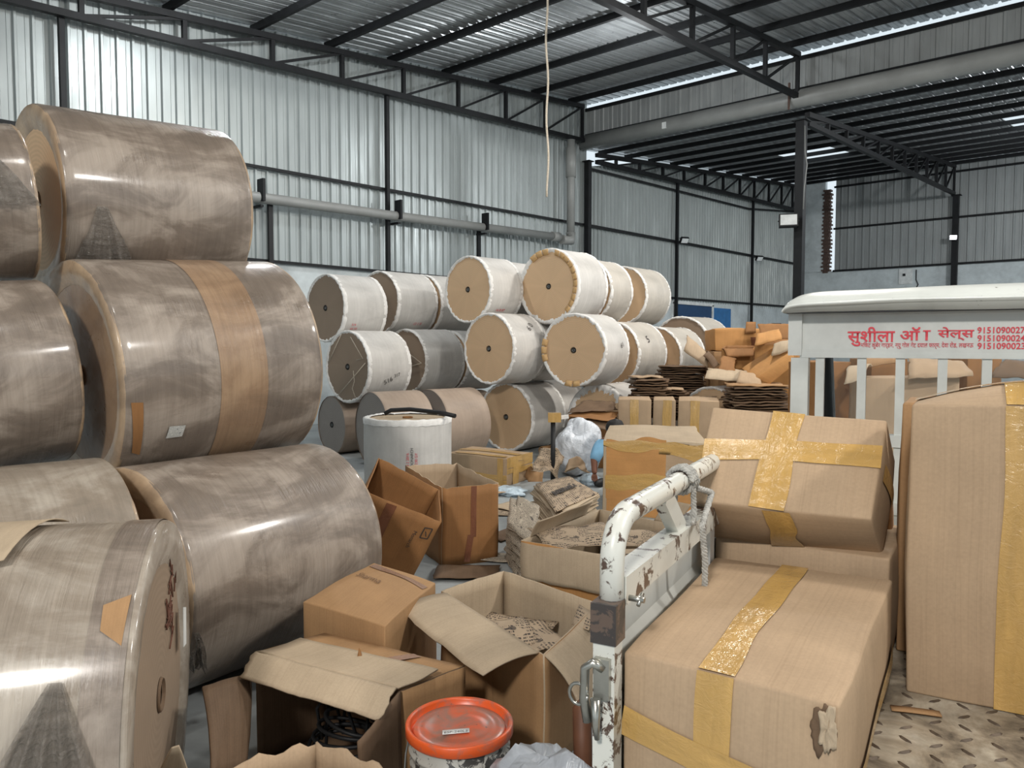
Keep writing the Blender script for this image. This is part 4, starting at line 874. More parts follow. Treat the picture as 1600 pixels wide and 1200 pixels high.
tp = stack('paper_bag', 'kraft_board_pale', 'of the stack topped by a boldly printed one', 'flat bags of the boldly printed stack', 'paper bag', [at_z(832, 758, .36), at_z(884, 801, .34), at_z(936, 770, .36), at_z(880, 745, .38)], 28, .0125, .012, 5, 'printed_kraft', 'boldly printed flat bag on top of the stack beside the torn taped carton', (.004, -.003))
pT = [at_z(838, 759, .368), at_z(884, 796, .348), at_z(930, 770, .368), at_z(882, 748, .388)]
eX = (pT[2] - pT[1]).normalized(); eY = (pT[0] - pT[1]).normalized(); eN = eX.cross(eY).normalized()
text_mesh('lettering', 'Instamart', 'ink_black', tp, lambda X, Z: bil(pT, .42 + Z / .62, .10 + X / .78) + V((0, 0, .014)), .16, bold=.008)
stack('paper_bag', 'printed_dense', 'of the slumped printed pile beside the tall open carton', 'slumped pile of printed bags', 'paper bag', [at_z(793, 822, .30), at_z(835, 850, .28), at_z(838, 792, .38), at_z(803, 775, .42)], 24, .0122, .016, 6, None, None, (.003, -.004), .012, fan=.6)
# litter on the floor
random.seed(51)
for k, (px, py, w_, m_, lab) in enumerate(((778, 800, .2, 'printed_kraft', 'printed sheet on the floor at the right foot of the tall open carton'), (790, 835, .18, 'dark_board', 'dark scrap on the floor below the slumped pile'), (775, 870, .16, 'printed_dense', 'printed scrap on the floor near the corner of the tall open carton'), (845, 885, .30, 'kraft_board', 'flat brown panel on the floor in front of the slumped pile'), (730, 893, .22, 'dark_board', 'dark crumpled film under the tall open carton'), (800, 790, .2, 'kraft_board_pale', 'pale flat board on the floor beside the slumped pile'), (770, 765, .25, 'kraft_board', 'flat kraft sheet on the floor in front of the yellow taped box'))):
    c_ = at_z(px, py, .012 + .004 * k); ro = Matrix.Rotation(random.uniform(0, 3), 3, 'Z')
    solo(sheet('b', [c_ + ro @ V((x * w_, y * w_ * .7, 0)) for x, y in ((-1, -1), (1, -1), (1, 1), (-1, 1))], '', nu=8, nv_=8, wr=.008, bend=.012, jag=.03, seed=80 + k, build=False), 'paper_scrap', m_, lab, 'paper scrap', 'scraps on the floor', solid=.004)

# ---- far cartons and flattened cardboard
GS = 'flattened cartons in the far stacks'
def fstack(px0, px1, py, dpt, dd, n, seed, label, toplabel=None, topmat=None, dz=.034):
    z = at_d((px0 + px1) / 2, py, dpt).z; a_, b_ = at_d(px0, py, dpt), at_d(px1, py, dpt); bk_ = V((-math.sin(R(35)), math.cos(R(35)), 0)) * dd
    p4 = [V((q.x, q.y, z)) for q in (a_, b_, b_ + bk_, a_ + bk_)]
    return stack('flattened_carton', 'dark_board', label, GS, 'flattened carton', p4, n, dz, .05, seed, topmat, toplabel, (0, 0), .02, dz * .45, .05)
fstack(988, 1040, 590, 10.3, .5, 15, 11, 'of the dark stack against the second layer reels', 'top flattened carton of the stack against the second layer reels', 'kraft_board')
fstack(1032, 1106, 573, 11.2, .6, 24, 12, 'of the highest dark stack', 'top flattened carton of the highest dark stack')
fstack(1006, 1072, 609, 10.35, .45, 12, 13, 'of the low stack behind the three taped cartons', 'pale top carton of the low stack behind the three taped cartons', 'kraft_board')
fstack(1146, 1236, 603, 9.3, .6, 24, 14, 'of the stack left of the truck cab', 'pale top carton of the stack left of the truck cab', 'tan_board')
carton_px('plain brown carton under the orange pile, mostly hidden by flattened cartons', 1116, 1214, 549, 0, 11.6, .6, 'tan_board', floor=True, seed=30)
o1 = carton_px('bright orange carton on top of the far pile with a folded flap standing up', 1118, 1214, 514, 548, 11.6, .6, 'orange_board', seed=31, amp=.03)
o1.strip('front', (.62, 0), (.62, .6), .08, mat='brown_tape')
sheet('flap', [at_d(1164, 521, 11.55), at_d(1181, 520, 11.55), at_d(1181, 503, 11.6), at_d(1166, 503, 11.6)], 'brown_board', o1.o, solid=.01, nu=4, nv_=4)
zb_ = at_d(1150, 575, 10.9).z
q4 = [at_d(1128, 545, 10.8), at_d(1176, 545, 10.8), at_d(1180, 540, 11.4), at_d(1134, 540, 11.4)]
o2 = OpenBox('small open orange carton in the far pile with its front flap lifted', prism(q4, at_d(1150, 578, 10.8).z), 'orange_board', 'brown_board', seed=32)
o2.flap(0, .26, 80, 150, .0, .95, seed=33)
carton_px('plain brown carton supporting the small open orange one', 1122, 1178, 580, 0, 10.8, .5, 'tan_board', floor=True, seed=34)
q4 = [at_d(1179, 537, 10.5), at_d(1245, 543, 10.3), at_d(1262, 530, 11.2), at_d(1190, 530, 11.2)]
o3 = OpenBox('dark orange open carton next to the truck cab post in the far pile', prism(q4, .9), 'orange_board', 'brown_board', seed=35); o3.strip('front', (0, .6), (1, .6), .07); o3.flap(2, .25, 20, 30, .3, 1, seed=36)
carton_px('brown carton beneath the dark orange open one', 1180, 1250, 600, 0, 10.5, .5, 'tan_board', floor=True, seed=37)
w0 = at_d(1180, 590, 9.9); w1 = at_d(1238, 553, 9.7); w2 = at_d(1246, 566, 9.6); w3 = at_d(1203, 600, 9.75); bk_ = V((-.4, .45, .1))
Carton('pale carton tilted steeply against the far pile beside the cab post', [w3, w2, w2 + bk_, w3 + bk_, w0, w1, w1 + bk_, w0 + bk_], 'orange_board', seed=38)
random.seed(61)
for k, (p, m_, lab) in enumerate((([(1068, 548, 10.6), (1106, 574, 10.5), (1098, 545, 10.8), (1073, 524, 10.9)], 'inner_board', 'big greyish cardboard flap leaning on the torn-rimmed rear reel'), ([(1099, 556, 10.4), (1116, 576, 10.4), (1120, 572, 10.6), (1103, 550, 10.7)], 'dark_board', 'narrow brown cardboard strip beside the leaning greyish flap'), ([(1101, 592, 10.0), (1168, 597, 10.0), (1165, 580, 10.5), (1108, 577, 10.6)], 'kraft_board_pale', 'cream flattened carton in front of the orange pile'), ([(1150, 598, 9.8), (1190, 606, 9.7), (1180, 585, 10.2), (1158, 580, 10.3)], 'kraft_board', 'corrugated sheet bent over the stack left of the truck cab'))):
    solo(sheet('b', [at_d(*q) for q in p], '', nu=8, nv_=8, bend=.06, wr=.015, jag=.02, seed=90 + k, build=False), 'cardboard_sheet', m_, lab, 'cardboard sheet', 'loose sheets in the far pile', solid=.012)
for k, (p, m_, lab) in enumerate((([(1180, 540, 10.2), (1222, 530, 10.1), (1216, 516, 10.6), (1186, 522, 10.6)], 'orange_board', 'orange carton flap standing up behind the dark orange open carton'), ([(1206, 556, 9.9), (1236, 548, 9.8), (1238, 530, 10.0), (1214, 536, 10.1)], 'kraft_board_pale', 'pale pointed cardboard flap touching the cab post in the far pile'), ([(1120, 585, 10.3), (1146, 590, 10.2), (1150, 560, 10.6), (1130, 556, 10.6)], 'brown_board', 'small brown flap hanging below the small open orange carton'))):
    solo(sheet('b', [at_d(*q) for q in p], '', nu=8, nv_=8, bend=.05, wr=.02, jag=.04, seed=120 + k, build=False), 'cardboard_sheet', m_, lab, 'cardboard sheet', 'loose sheets in the far pile', solid=.012)
# black frame by the far wall
t = thing('metal_frame', 'black metal stand near the far wall above the orange pile', 'frame', at_d(1215, 530, 15))
mb = MB()
for a_, b_ in (((1212, 506), (1212, 560)), ((1228, 512), (1228, 560)), ((1212, 510), (1236, 516)), ((1206, 507), (1220, 507))): mb.bar(at_d(*a_, 15), at_d(*b_, 15), .05)
for a_ in (1212, 1228): q = at_d(a_, 560, 15); mb.bar(q, (q.x, q.y, 0), .05)
mb.build('bars', 'black', t)
# cartons seen through the cab posts
GQ = 'cartons heaped beyond the truck cab'
carton_px('dark brown tilted carton seen between the first two cab posts', 1290, 1345, 566, 0, 7.8, .5, 'brown_board', yaw=25, floor=True, seed=40, group=GQ)
q5 = carton_px('large pale carton panel seen through the middle cab posts', 1352, 1492, 590, 0, 7.3, .45, 'kraft_board', yaw=-6, floor=True, seed=41, group=GQ)
carton_px('brown carton behind the large pale panel, between the third and fourth cab posts', 1362, 1425, 561, 0, 8.4, .4, 'brown_board', yaw=10, floor=True, seed=42, group=GQ)
carton_px('long tan carton at the right behind the large pale panel', 1432, 1500, 566, 0, 8.6, .4, 'tan_board', yaw=-10, floor=True, seed=43, group=GQ)
carton_px('orange brown carton seen between the last cab posts on the right', 1512, 1572, 558, 0, 7.5, .4, 'brown_board', yaw=8, floor=True, seed=44, group=GQ)
for k, (p, m_, lab) in enumerate((([(1318, 601, 7.2), (1352, 592, 7.2), (1364, 572, 7.5), (1330, 573, 7.5)], 'kraft_board_pale', 'pale torn flap sticking up between two cab posts'), ([(1420, 592, 7.1), (1520, 588, 7.1), (1490, 566, 7.6), (1418, 560, 7.6)], 'kraft_board', 'wide bent cardboard flap lying over the cartons beyond the cab'), ([(1548, 590, 7.0), (1606, 590, 7.0), (1600, 566, 7.4), (1575, 564, 7.4)], 'dark_board', 'crumpled dark kraft sheet at the right edge beyond the cab'), ([(1340, 575, 7.6), (1400, 566, 7.6), (1395, 556, 8), (1350, 558, 8)], 'tan_board', 'tan cardboard strip lying behind the second cab post'))):
    solo(sheet('b', [at_d(*q) for q in p], '', nu=8, nv_=8, bend=.06, wr=.02, jag=.03, seed=100 + k, build=False), 'cardboard_sheet', m_, lab, 'cardboard sheet', 'loose sheets beyond the truck cab', solid=.01)
# ---------------------------------------------------------------- the small loading truck
R0 = V((-.788, 1.179, 0)); TA = V((-math.sin(R(12.9)), math.cos(R(12.9)), 0)); TR = V((math.cos(R(12.9)), math.sin(R(12.9)), 0)); BZ = .75
def TP(u, v, z): return R0 + TR * u + TA * v + V((0, 0, z))
def at_v(px, py, v): r = ray(px, py); return CAM + r * ((R0 + TA * v - CAM).dot(TA) / r.dot(TA))
def at_u(px, py, u=0): r = ray(px, py); return CAM + r * ((R0 + TR * u - CAM).dot(TR) / r.dot(TR))
def uof(p): return (p - R0).dot(TR)
def vof(p): return (p - R0).dot(TA)
TM = Matrix((TR, TA, V((0, 0, 1)))).transposed()
tk = thing('pickup_truck', 'small white loading truck with a rounded cab roof and a red sign, carrying taped cartons', 'truck', R0, (0, 0, R(12.9)))
def tbox(mb, u, v, z, su, sv, sz, mi=0): return mb.box(TP(u, v, z), (su, sv, sz), TM, mi)
WU = 1.46
mb = MB(); tbox(mb, WU / 2, 1.1, BZ - .02, WU, 2.2, .04)
random.seed(9)
nu_, nv2 = int(WU / .058), int(2.2 / .058)
for i in range(nu_):
    for j in range(nv2):
        u, v = (i + .5) * .058, (j + .5) * .058
        an = R(45 if (i + j) % 2 else -45) ; c, s_ = math.cos(an), math.sin(an); L, w_ = .019, .0058
        P = lambda x, y, z: TP(u + x * c - y * s_, v + x * s_ + y * c, BZ + z)
        ring = [P(-L, 0, 0), P(-L * .4, -w_, 0), P(L * .4, -w_, 0), P(L, 0, 0), P(L * .4, w_, 0), P(-L * .4, w_, 0)]; ti = [P(-L * .6, 0, .0035), P(L * .6, 0, .0035)]
        for q in ((ring[0], ring[1], ti[0]), (ring[1], ring[2], ti[1], ti[0]), (ring[2], ring[3], ti[1]), (ring[3], ring[4], ti[1]), (ring[4], ring[5], ti[0], ti[1]), (ring[5], ring[0], ti[0])): mb.quad(q, mi=1)
mb.build('bed_floor', ['bed_plate', 'tread_dark'], tk)
mb = MB()
for u in (.25, 1.2): tbox(mb, u, 1.5, BZ - .1, .08, 3.2, .12)
for v in (.1, .8, 1.5, 2.15): tbox(mb, WU / 2, v, BZ - .07, WU, .06, .06)
mb.build('chassis', 'steel_black', tk)
for u, v in ((.2, .55), (1.26, .55), (.73, 3.35)):
    mb = MB(); pr_ = [(.10, -.07), (.24, -.08), (.275, -.05), (.28, 0), (.275, .05), (.24, .08), (.10, .07)]
    mb.grid(lambda a, b: TP(u + pr_[round(b * 6)][1], v + pr_[round(b * 6)][0] * math.cos(6.2832 * a), .28 + pr_[round(b * 6)][0] * math.sin(6.2832 * a)), 28, 6, wrap=True)
    wl = mb.build('wheel', 'rubber', tk); mb = MB(); mb.grid(lambda a, b: TP(u + (.04, .05, -.05, -.04)[round(b * 3)], v + (.001, .15, .15, .001)[round(b * 3)] * math.cos(6.2832 * a), .28 + (.001, .15, .15, .001)[round(b * 3)] * math.sin(6.2832 * a)), 20, 3, wrap=True); mb.build('rim', 'steel_grey', wl)
def gate(u0, out, detail):
    g = MB()
    prof = [(.0, BZ - .06), (.0, BZ + .04), (.018, BZ + .06), (.018, BZ + .14), (.0, BZ + .17), (.0, BZ + .22), (.018, BZ + .25), (.018, BZ + .31), (.0, BZ + .33), (.0, 1.13)]
    g.grid(lambda a, b: TP(u0 + out * (.012 + prof[round(b * 9)][0]), .03 + a * 2.13, prof[round(b * 9)][1]), 1, 9, sm=False)
    gp = g.build('side_gate', 'panel_white', tk, solid=.006)
    mb = MB(); tbox(mb, u0, 1.09, 1.135, .05, 2.12, .055); mb.build('gate_rail', 'gate_white', gp, bevel=.005)
    mb = MB(); pts = [TP(u0, .02, 1.09), TP(u0, .02, 1.185)]
    for k in range(1, 9): an = R(90 * k / 8); pts.append(TP(u0, .02 + .085 * (1 - math.cos(an)), 1.185 + .085 * math.sin(an)))
    pts += [TP(u0, .6, 1.272), TP(u0, 1.4, 1.272), TP(u0, 2.05, 1.272)]
    mb.tube(pts, .0235, 14); mb.build('tube_rail', 'gate_white', gp)
    for vt, vb in ((.33, .47), (1.12, 1.28), (1.72, 1.86)):
        mb = MB(); mb.bar(TP(u0, vt, 1.265), TP(u0, vb, 1.15), .05, .028, up=TR); mb.build('brace', 'gate_white', gp, bevel=.004)
    mb = MB(); tbox(mb, u0, 0, .80, .042, .042, .62); pt_ = mb.build('corner_post', 'gate_white', gp, bevel=.003)
    mb = MB(); tbox(mb, u0, 0, 1.085, .05, .05, .075); mb.build('black_bracket', 'bracket_dark', gp, bevel=.004)
    mb = MB(); tbox(mb, u0 + out * -.002, 0, .60, .05, .05, .25); mb.build('black_foot', 'bracket_dark', gp, bevel=.004)
    for v in (.75, 1.45):
        mb = MB(); tbox(mb, u0 - out * .004, v, .95, .02, .045, .34); mb.build('stiffener', 'white_plain', gp)
    return gp, pt_
gp, pst = gate(0, -1, True); gate(WU, 1, False)
# latch hook with ring, wing bolt
mb = MB(); q = TP(-.01, -.03, 1.005)
mb.tube([q + TR * .012 + V((0, 0, .0)), q - TR * .004 + V((0, 0, .012)) - TA * .01, q - TR * .018 - TA * .012, q - TR * .02 - TA * .012 - V((0, 0, .06)), q - TR * .012 - TA * .012 - V((0, 0, .10))], .009, 8)
mb.box(TP(-.0, -.027, .985), (.03, .012, .075), TM); mb.tube([TP(-.008, -.04, .95), TP(-.006, -.042, .90), TP(-.004, -.04, .875)], lambda t: .010 * (1 - .5 * t), 8)
mb.build('latch', 'chrome', pst)
mb = MB(); rc_ = TP(-.04, -.045, .955)
mb.tube([rc_ + TR * .018 * math.cos(x / 16 * 6.283) + V((0, 0, .02 * math.sin(x / 16 * 6.283))) for x in range(17)], .0035, 6); mb.build('latch_ring', 'chrome', pst)
mb = MB(); q = at_u(983, 934, .03); mb.tube([q, q + TR * .03], .006, 8); mb.tube([q + TR * .022 - TA * .012 - V((0, 0, .008)), q + TR * .022 + TA * .012 + V((0, 0, .008))], .004, 6); mb.build('wing_bolt', 'chrome', pst)
# headboard and cab
hb_ = MB(); tbox(hb_, .04, 2.2, 1.12, .07, .06, .84); tbox(hb_, WU - .04, 2.2, 1.12, .07, .06, .84)
for z, h_ in ((1.552, .022), (1.2, .05), (.92, .05), (.78, .05)): tbox(hb_, WU / 2, 2.2, z, WU - .08, .05, h_)
hbo = hb_.build('headboard_frame', 'truck_white', tk, bevel=.003)
for px in (1281, 1346, 1406, 1472, 1541, 1612, 1690, 1772, 1860):
    mb = MB(); u = uof(at_v(px, 600, 2.2)); tbox(mb, u, 2.2, 1.15, .034, .03, .80); mb.build('headboard_post', 'truck_white', tk, bevel=.003)
mb = MB(); tbox(mb, WU / 2, 2.2, 1.648, WU - .06, .02, .176); tbox(mb, WU / 2, 2.195, 1.57, WU - .06, .03, .016); tbox(mb, WU / 2, 2.195, 1.728, WU - .04, .03, .014)
tbox(mb, .02, 2.19, 1.65, .055, .05, .2)
pan = mb.build('sign_panel', 'panel_white', tk, bevel=.003)
vp_ = 2.188
def fit_text(name, body, mat, parent, fn, w, h, bold=.0):
    o = text_mesh(name, body, mat, parent, lambda x, y: V((x, y, 0)), 1.0, bold=bold); me = o.data; M = wm(parent)
    P = [M @ v.co for v in me.vertices]; x0, x1 = min(p.x for p in P), max(p.x for p in P); y0, y1 = min(p.y for p in P), max(p.y for p in P); Mi = M.inverted()
    for v, p in zip(me.vertices, P): v.co = Mi @ V(fn((p.x - x0) / (x1 - x0) * w, (p.y - y0) / (y1 - y0) * h))
    return o
def psign(name, body, x0, x1, yt, yb_, bold=0):
    a_ = at_v(x0, yb_, vp_ - .002); b_ = at_v(x1, yb_, vp_ - .002); c_ = at_v(x0, yt, vp_ - .002); u0 = uof(a_)
    fit_text(name, body, 'ink_red', pan, lambda X, Z: TP(u0 + X, vp_ - .002, a_.z + Z), uof(b_) - u0, c_.z - a_.z, bold)
psign('lettering', 'सुशीला', 1324, 1398, 511, 541, .016); psign('lettering', 'ऑ', 1406, 1438, 511, 532, .018); psign('lettering', 'ा', 1442, 1454, 516, 532, .006); psign('lettering', 'सेल्स', 1465, 1522, 511, 532, .016)
psign('lettering', 'निकट कुबेर गार्डन, न्यू गोल गेट दयाल फार्म, देवा रोड, लखनऊ', 1345, 1521, 534, 545, .004)
for i, s_ in enumerate(('9151090027', '9151090024', '9151090023')): psign('lettering', s_, 1527, 1602, (511, 523.5, 535.5)[i], (521, 533.5, 545.5)[i], .018)
# cab roof
hs = [0, .32, .36, .42, .46, .52, .70, .86, .96, 1, 1, 1, 1, .9, .45, 0]; vs = [2.10, 2.092, 2.076, 2.076, 2.098, 2.105, 2.13, 2.18, 2.27, 2.42, 2.65, 2.9, 3.1, 3.28, 3.38, 3.40]
def roof(a, b):
    k = round(b * 15); s_ = math.sin(math.pi / 2 * (2 * a - 1)); e = max(0, 1 - abs(s_) ** 22) ** .5
    top = .086 * e + .022 * (1 - s_ * s_)
    return TP(WU / 2 + s_ * (WU / 2 + .022) * (1 - .012 * (k > 6)), vs[k] , 1.732 + hs[k] * top + .006 * nv((a * 5, k * .3, 0), 1, 4).x)
mb = MB(); mb.grid(roof, 48, 15); mb.build('cab_roof', 'truck_white', tk, solid=.006)
mb = MB(); tbox(mb, WU / 2, 2.15, 1.735, WU + .03, .10, .012); mb.build('roof_seal', 'windscreen_seal', tk)
for u, s_ in ((.05, 1), (WU - .05, -1)):
    mb = MB(); mb.tube([TP(u, 2.9, 1.75), TP(u, 3.1, 1.55), TP(u + s_ * .0, 3.28, 1.25), TP(u, 3.36, 1.0), TP(u, 3.36, .5)], .035, 10); mb.build('front_pillar', 'windscreen_seal', tk)
mb = MB(); mb.grid(lambda a, b: TP(.08 + a * (WU - .16), 3.34 - .42 * b, .98 + .74 * b), 1, 1); mb.build('windscreen', 'glass', tk)
mb = MB(); mb.grid(lambda a, b: TP(.03 + a * (WU - .06), 3.40 + .10 * math.sin(math.pi * a) * math.sin(math.pi * b * .9 + .2), .35 + .63 * b), 16, 8); mb.build('front_cowl', 'truck_white', tk, solid=.01)
mb = MB(); tbox(mb, WU / 2, 2.75, .47, WU - .1, 1.2, .05); mb.build('cab_floor', 'steel_black', tk)
mb = MB(); tbox(mb, WU / 2, 2.42, .66, WU - .3, .4, .30); mb.build('driver_seat', 'rubber', tk, bevel=.03)
# rope on the rail
random.seed(14)
rp = MB(); q = at_u(1064, 800, 0)
vq = vof(q)
def braid(mb, path, r=.0042, pitch=.026):
    path = [V(p) for p in path]; L = [0]
    for a, b in zip(path, path[1:]): L.append(L[-1] + (b - a).length)
    n = max(6, int(L[-1] / .006))
    for s_ in range(3):
        pts = []
        for k in range(n + 1):
            d = L[-1] * k / n; i = max(x for x in range(len(L) - 1) if L[x] <= d + 1e-9); t_ = (d - L[i]) / max(1e-6, L[i + 1] - L[i]); p = lerp(path[i], path[i + 1], t_)
            y = (path[i + 1] - path[i]).normalized(); x = y.cross(V((.31, .2, .93))).normalized(); z = x.cross(y); an = 6.2832 * (d / pitch + s_ / 3)
            pts.append(p + (x * math.cos(an) + z * math.sin(an)) * r)
        mb.tube(pts, r * .95, 6)
for k in range(3): braid(rp, [TP(.031 * math.cos(x / 14 * 6.283), vq - .015 + k * .017 + .0012 * x, 1.272 + .031 * math.sin(x / 14 * 6.283)) for x in range(15)])
for k in (0, 1): braid(rp, [TP(.028 - .05 * k, vq + .005 + .02 * k, 1.255), TP(.026 - .05 * k, vq + .02 + .01 * k, 1.20), TP(.028 - .05 * k, vq + .01, 1.165)])
h_ = vof(at_u(1100, 850, .055))
braid(rp, [TP(.03, vq + .03, 1.25), TP(.045, vq + .12, 1.225), TP(.055, h_ - .02, 1.17), TP(.058, h_, 1.08), TP(.058, h_ + .005, .84)], .0045)
solo(rp, 'rope', 'rope_grey', 'grey braided rope tied around the side gate rail of the truck', 'rope')

# ---------------------------------------------------------------- cargo
t1t = [at_z(976, 1018, 1.02), at_z(1311, 1104, 1.02), at_z(1394, 905, 1.02), at_z(1118, 869, 1.02)]
T1 = Carton('large front carton with a crushed corner lying on the truck bed, tape along its top', prism(t1t, BZ + .004), 'kraft_board', seed=51, bulges={'top': .008, 'front': .012}, amp=.007)
T1.strip('top', (.47, 0), (.47, 1), .058, rag=.006); T1.strip('front', (.47, 1.0), (.47, .0), .058); T1.strip('front', (0, .52), (1, .30), .058, rag=.008); T1.strip('right', (0, .2), (1, .3), .05)
random.seed(77)
def tear(name, mat, u0, u1, v0, v1, off, amp, sd):
    mb = MB(); cu, cv = (u0 + u1) / 2, (v0 + v1) / 2
    def fn(a, b):
        an = 6.2832 * a; k = 1 + .45 * nv((math.cos(an) * 1.7, math.sin(an) * 1.7, 0), 1, sd).x + .25 * nv((math.cos(an) * 6, math.sin(an) * 6, 0), 1, sd).y
        uu, vv = min(.999, cu + (u1 - u0) / 2 * math.cos(an) * b * k), min(.995, cv + (v1 - v0) / 2 * math.sin(an) * b * k)
        return T1.p('front', uu, vv, off + amp * abs(nv((uu * 60, vv * 14, 1), 1, sd).x) * (1 - b * .6))
    mb.grid(fn, 40, 5, .1, .1, wrap=True); return mb.build(name, mat, T1.o, solid=.002)
tear('torn_edge', 'dark_board', .895, .999, .68, .998, .0035, .006, 3); tear('torn_core', 'kraft_board_pale', .925, .999, .72, .998, .007, .016, 5)
t3 = [at_z(1117, 838, 1.045), at_z(1391, 874, 1.045)]; ax = (t3[1] - t3[0]); bk_ = V((-ax.y, ax.x, 0)).normalized() * .42
Carton('flat carton in shadow under the tilted carton with the tape cross', prism([t3[0], t3[1], t3[1] + bk_, t3[0] + bk_], BZ + .004), 'kraft_board', seed=52)
t6 = [t3[0] + bk_ * .62 + ax * .22, t3[1] + bk_ * .55 - ax * .02]; 
cL, cR, tL, tR, bL, bR = at_d(1083, 785, 2.05), at_d(1362, 812, 1.93), at_d(1112, 634, 2.24), at_d(1385, 656, 2.10), at_d(1107, 838, 2.19), at_d(1378, 872, 2.06)
T2 = Carton('tilted carton with a cross of amber tape on the truck, above the large front carton', [cL, cR, bR, bL, tL, tR, tR + (bR - cR), tL + (bL - cL)], 'kraft_board', seed=53, bulge=.010, amp=.008)
T2.strip('front', (.0, .53), (1.0, .60), .068, rag=.012); T2.strip('front', (.42, 0), (.45, 1), .085, rag=.01); T2.strip('bottom', (0, .44), (1, .50), .075, rag=.012) if False else None
mb = MB(); mb.grid(lambda u, v: T2.p('bottom', v * .98, .40 + .17 * u + (.03 * nv((v * 4, u, 0), 1, 1).x), .004), 6, 12, .075, .2); mb.build('tape', 'amber_tape', T2.o)
T2.strip('right', (.1, .5), (1, .5), .05)
sup = [tL + (bL - cL), tR + (bR - cR)]
bk2 = V((-.06, .19, 0)); a0_, a1_ = V((sup[0].x, sup[0].y, 1.20)) + bk2 * .25, V((sup[1].x, sup[1].y, 1.20)) + bk2 * .25
Carton('brown carton in shadow behind the tilted carton with the tape cross', prism([a0_, a1_, a1_ + bk2, a0_ + bk2], BZ + .004), 'brown_board', seed=54)
a_ = at_z(1414, 1078, BZ + .003); dx = V((.986, .166, 0)); dy = V((-.166, .986, 0))
def tall(label, p, w, dep, h, seed, mat='kraft_board', **k):
    z = V((0, 0, h)); b = [p, p + dx * w, p + dx * w + dy * dep, p + dy * dep]; return Carton(label, b + [q + z for q in b], mat, seed=seed, **k)
T4 = tall('tall upright carton with a vertical tape band standing on the truck bed at the right', a_, .62, .24, .705, 55, bulges={'top': .055, 'front': .012}, amp=.008)
u_ = lambda px: (at_y(px, 900, (a_ + dx * .25).y) - a_).dot(dx) / .62
T4.strip('front', (.345, .0), (.36, 1), .062, rag=.004); T4.strip('top', (.36, 0), (.36, 1), .062); T4.strip('top', (0, .55), (1, .55), .07)
T5 = tall('narrow brown carton edge standing directly behind the tall upright carton', a_ + dy * .262 - dx * .042, .56, .22, .69, 56, mat='tan_board', bulges={'top': .03})
p_ = at_z(1470, 1116, BZ + .006); q_ = at_z(1392, 1106, BZ + .006); e_ = (p_ - q_).normalized(); n_2 = V((-e_.y, e_.x, 0)) * .013
solo(sheet('b', [q_ - n_2, p_ - n_2, p_ + n_2, q_ + n_2], '', nu=6, nv_=2, bend2=.001, build=False), 'cardboard_strip', 'tan_board', 'thin brown cardboard strip lying on the diamond plate truck bed', 'cardboard strip', solid=.003)

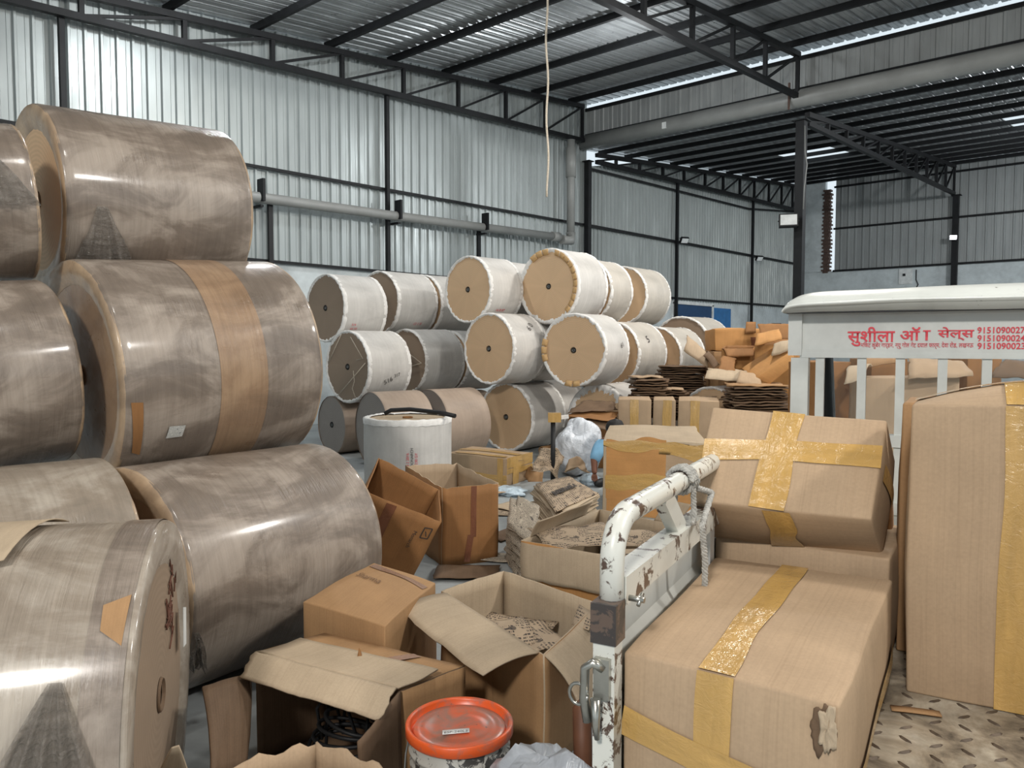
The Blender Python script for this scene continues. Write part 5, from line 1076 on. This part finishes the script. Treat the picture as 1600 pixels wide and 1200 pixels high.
# ---------------------------------------------------------------- the crouching person behind the torn carton
pe = thing('person', 'person in a light blue shirt crouching behind the torn taped carton, mostly hidden, dark hair', 'person', at_z(955, 762, 0))
def skin(name, verts, edges, radii, mat, parent, sub=2):
    M = wm(parent).inverted(); me = bpy.data.meshes.new(name); me.from_pydata([M @ V(v) for v in verts], edges, []); me.materials.append(MATS[mat])
    o = bpy.data.objects.new(name, me); COL.objects.link(o); o.parent = parent
    m = o.modifiers.new('skin', 'SKIN'); m.use_smooth_shade = True
    for i, r_ in enumerate(radii): sv = me.skin_vertices[0].data[i]; sv.radius = (r_, r_) if not isinstance(r_, tuple) else r_; sv.use_root = (i == 0)
    s_ = o.modifiers.new('sub', 'SUBSURF'); s_.levels = s_.render_levels = sub; return o
D_ = lambda px, py, d: at_d(px, py, d)
vt = [D_(990, 735, 9.0), D_(985, 712, 8.98), D_(972, 696, 8.92), D_(962, 684, 8.87), D_(961, 681, 8.82), D_(961, 675, 8.78),
      D_(944, 690, 8.80), D_(928, 712, 8.70), D_(929, 741, 8.55), D_(988, 690, 9.05), D_(1000, 712, 9.0), D_(985, 735, 8.75),
      D_(962, 722, 8.75), D_(952, 756, 8.85), D_(938, 758, 8.66), D_(1000, 722, 8.85), D_(1000, 757, 9.0), D_(985, 759, 8.8)]
ed = [(0, 1), (1, 2), (2, 3), (3, 4), (4, 5), (3, 6), (6, 7), (7, 8), (3, 9), (9, 10), (10, 11), (0, 12), (12, 13), (13, 14), (0, 15), (15, 16), (16, 17)]
skin('body', vt, ed, [.13, .13, .14, .10, .055, .075, .065, .045, .03, .065, .045, .03, .08, .05, .035, .08, .05, .035], 'skin', pe)
sh = skin('shirt', [vt[1], vt[2], vt[3], vt[6], lerp(vt[6], vt[7], .55), lerp(vt[7], vt[8], .35), vt[9], vt[10]], [(0, 1), (1, 2), (2, 3), (3, 4), (4, 5), (2, 6), (6, 7)], [.165, .17, .135, .095, .085, .06, .095, .07], 'shirt_blue', pe)
skin('trousers', [vt[0], vt[12], lerp(vt[12], vt[13], .9), vt[15], lerp(vt[15], vt[16], .9)], [(0, 1), (1, 2), (0, 3), (3, 4)], [.16, .1, .06, .1, .06], 'trousers', pe)
hc = D_(961, 674, 8.78)
mb = lump(hc + V((0, 0, .045)), .105, .115, .10, 3, .12, 3, 20, 12); mb.build('hair', 'hair', pe)
mb = lump(hc + FW * -.085 + V((0, 0, -.03)), .02, .025, .025, 3, .1, 3, 10, 8); mb.build('nose', 'skin', pe)
h0 = vt[8]
for k in range(5):
    o_ = RT * (-.03 + .014 * k); b_ = h0 + V((0, 0, -.03)) + o_
    MBf = MB(); MBf.tube([h0 + o_ * .5, b_, b_ + V((0, 0, -.03 + .006 * abs(k - 2))) - FW * .012, b_ + V((0, 0, -.05 + .008 * abs(k - 2))) - FW * .03], lambda t: .009 * (1 - .35 * t), 6); MBf.build('finger', 'skin', pe)
for i in (14, 17):
    q = vt[i]; lump(V((q.x, q.y, .045)) - FW * .05, .05, .12, .045, i, .06, 2, 16, 10).build('shoe', 'black', pe)
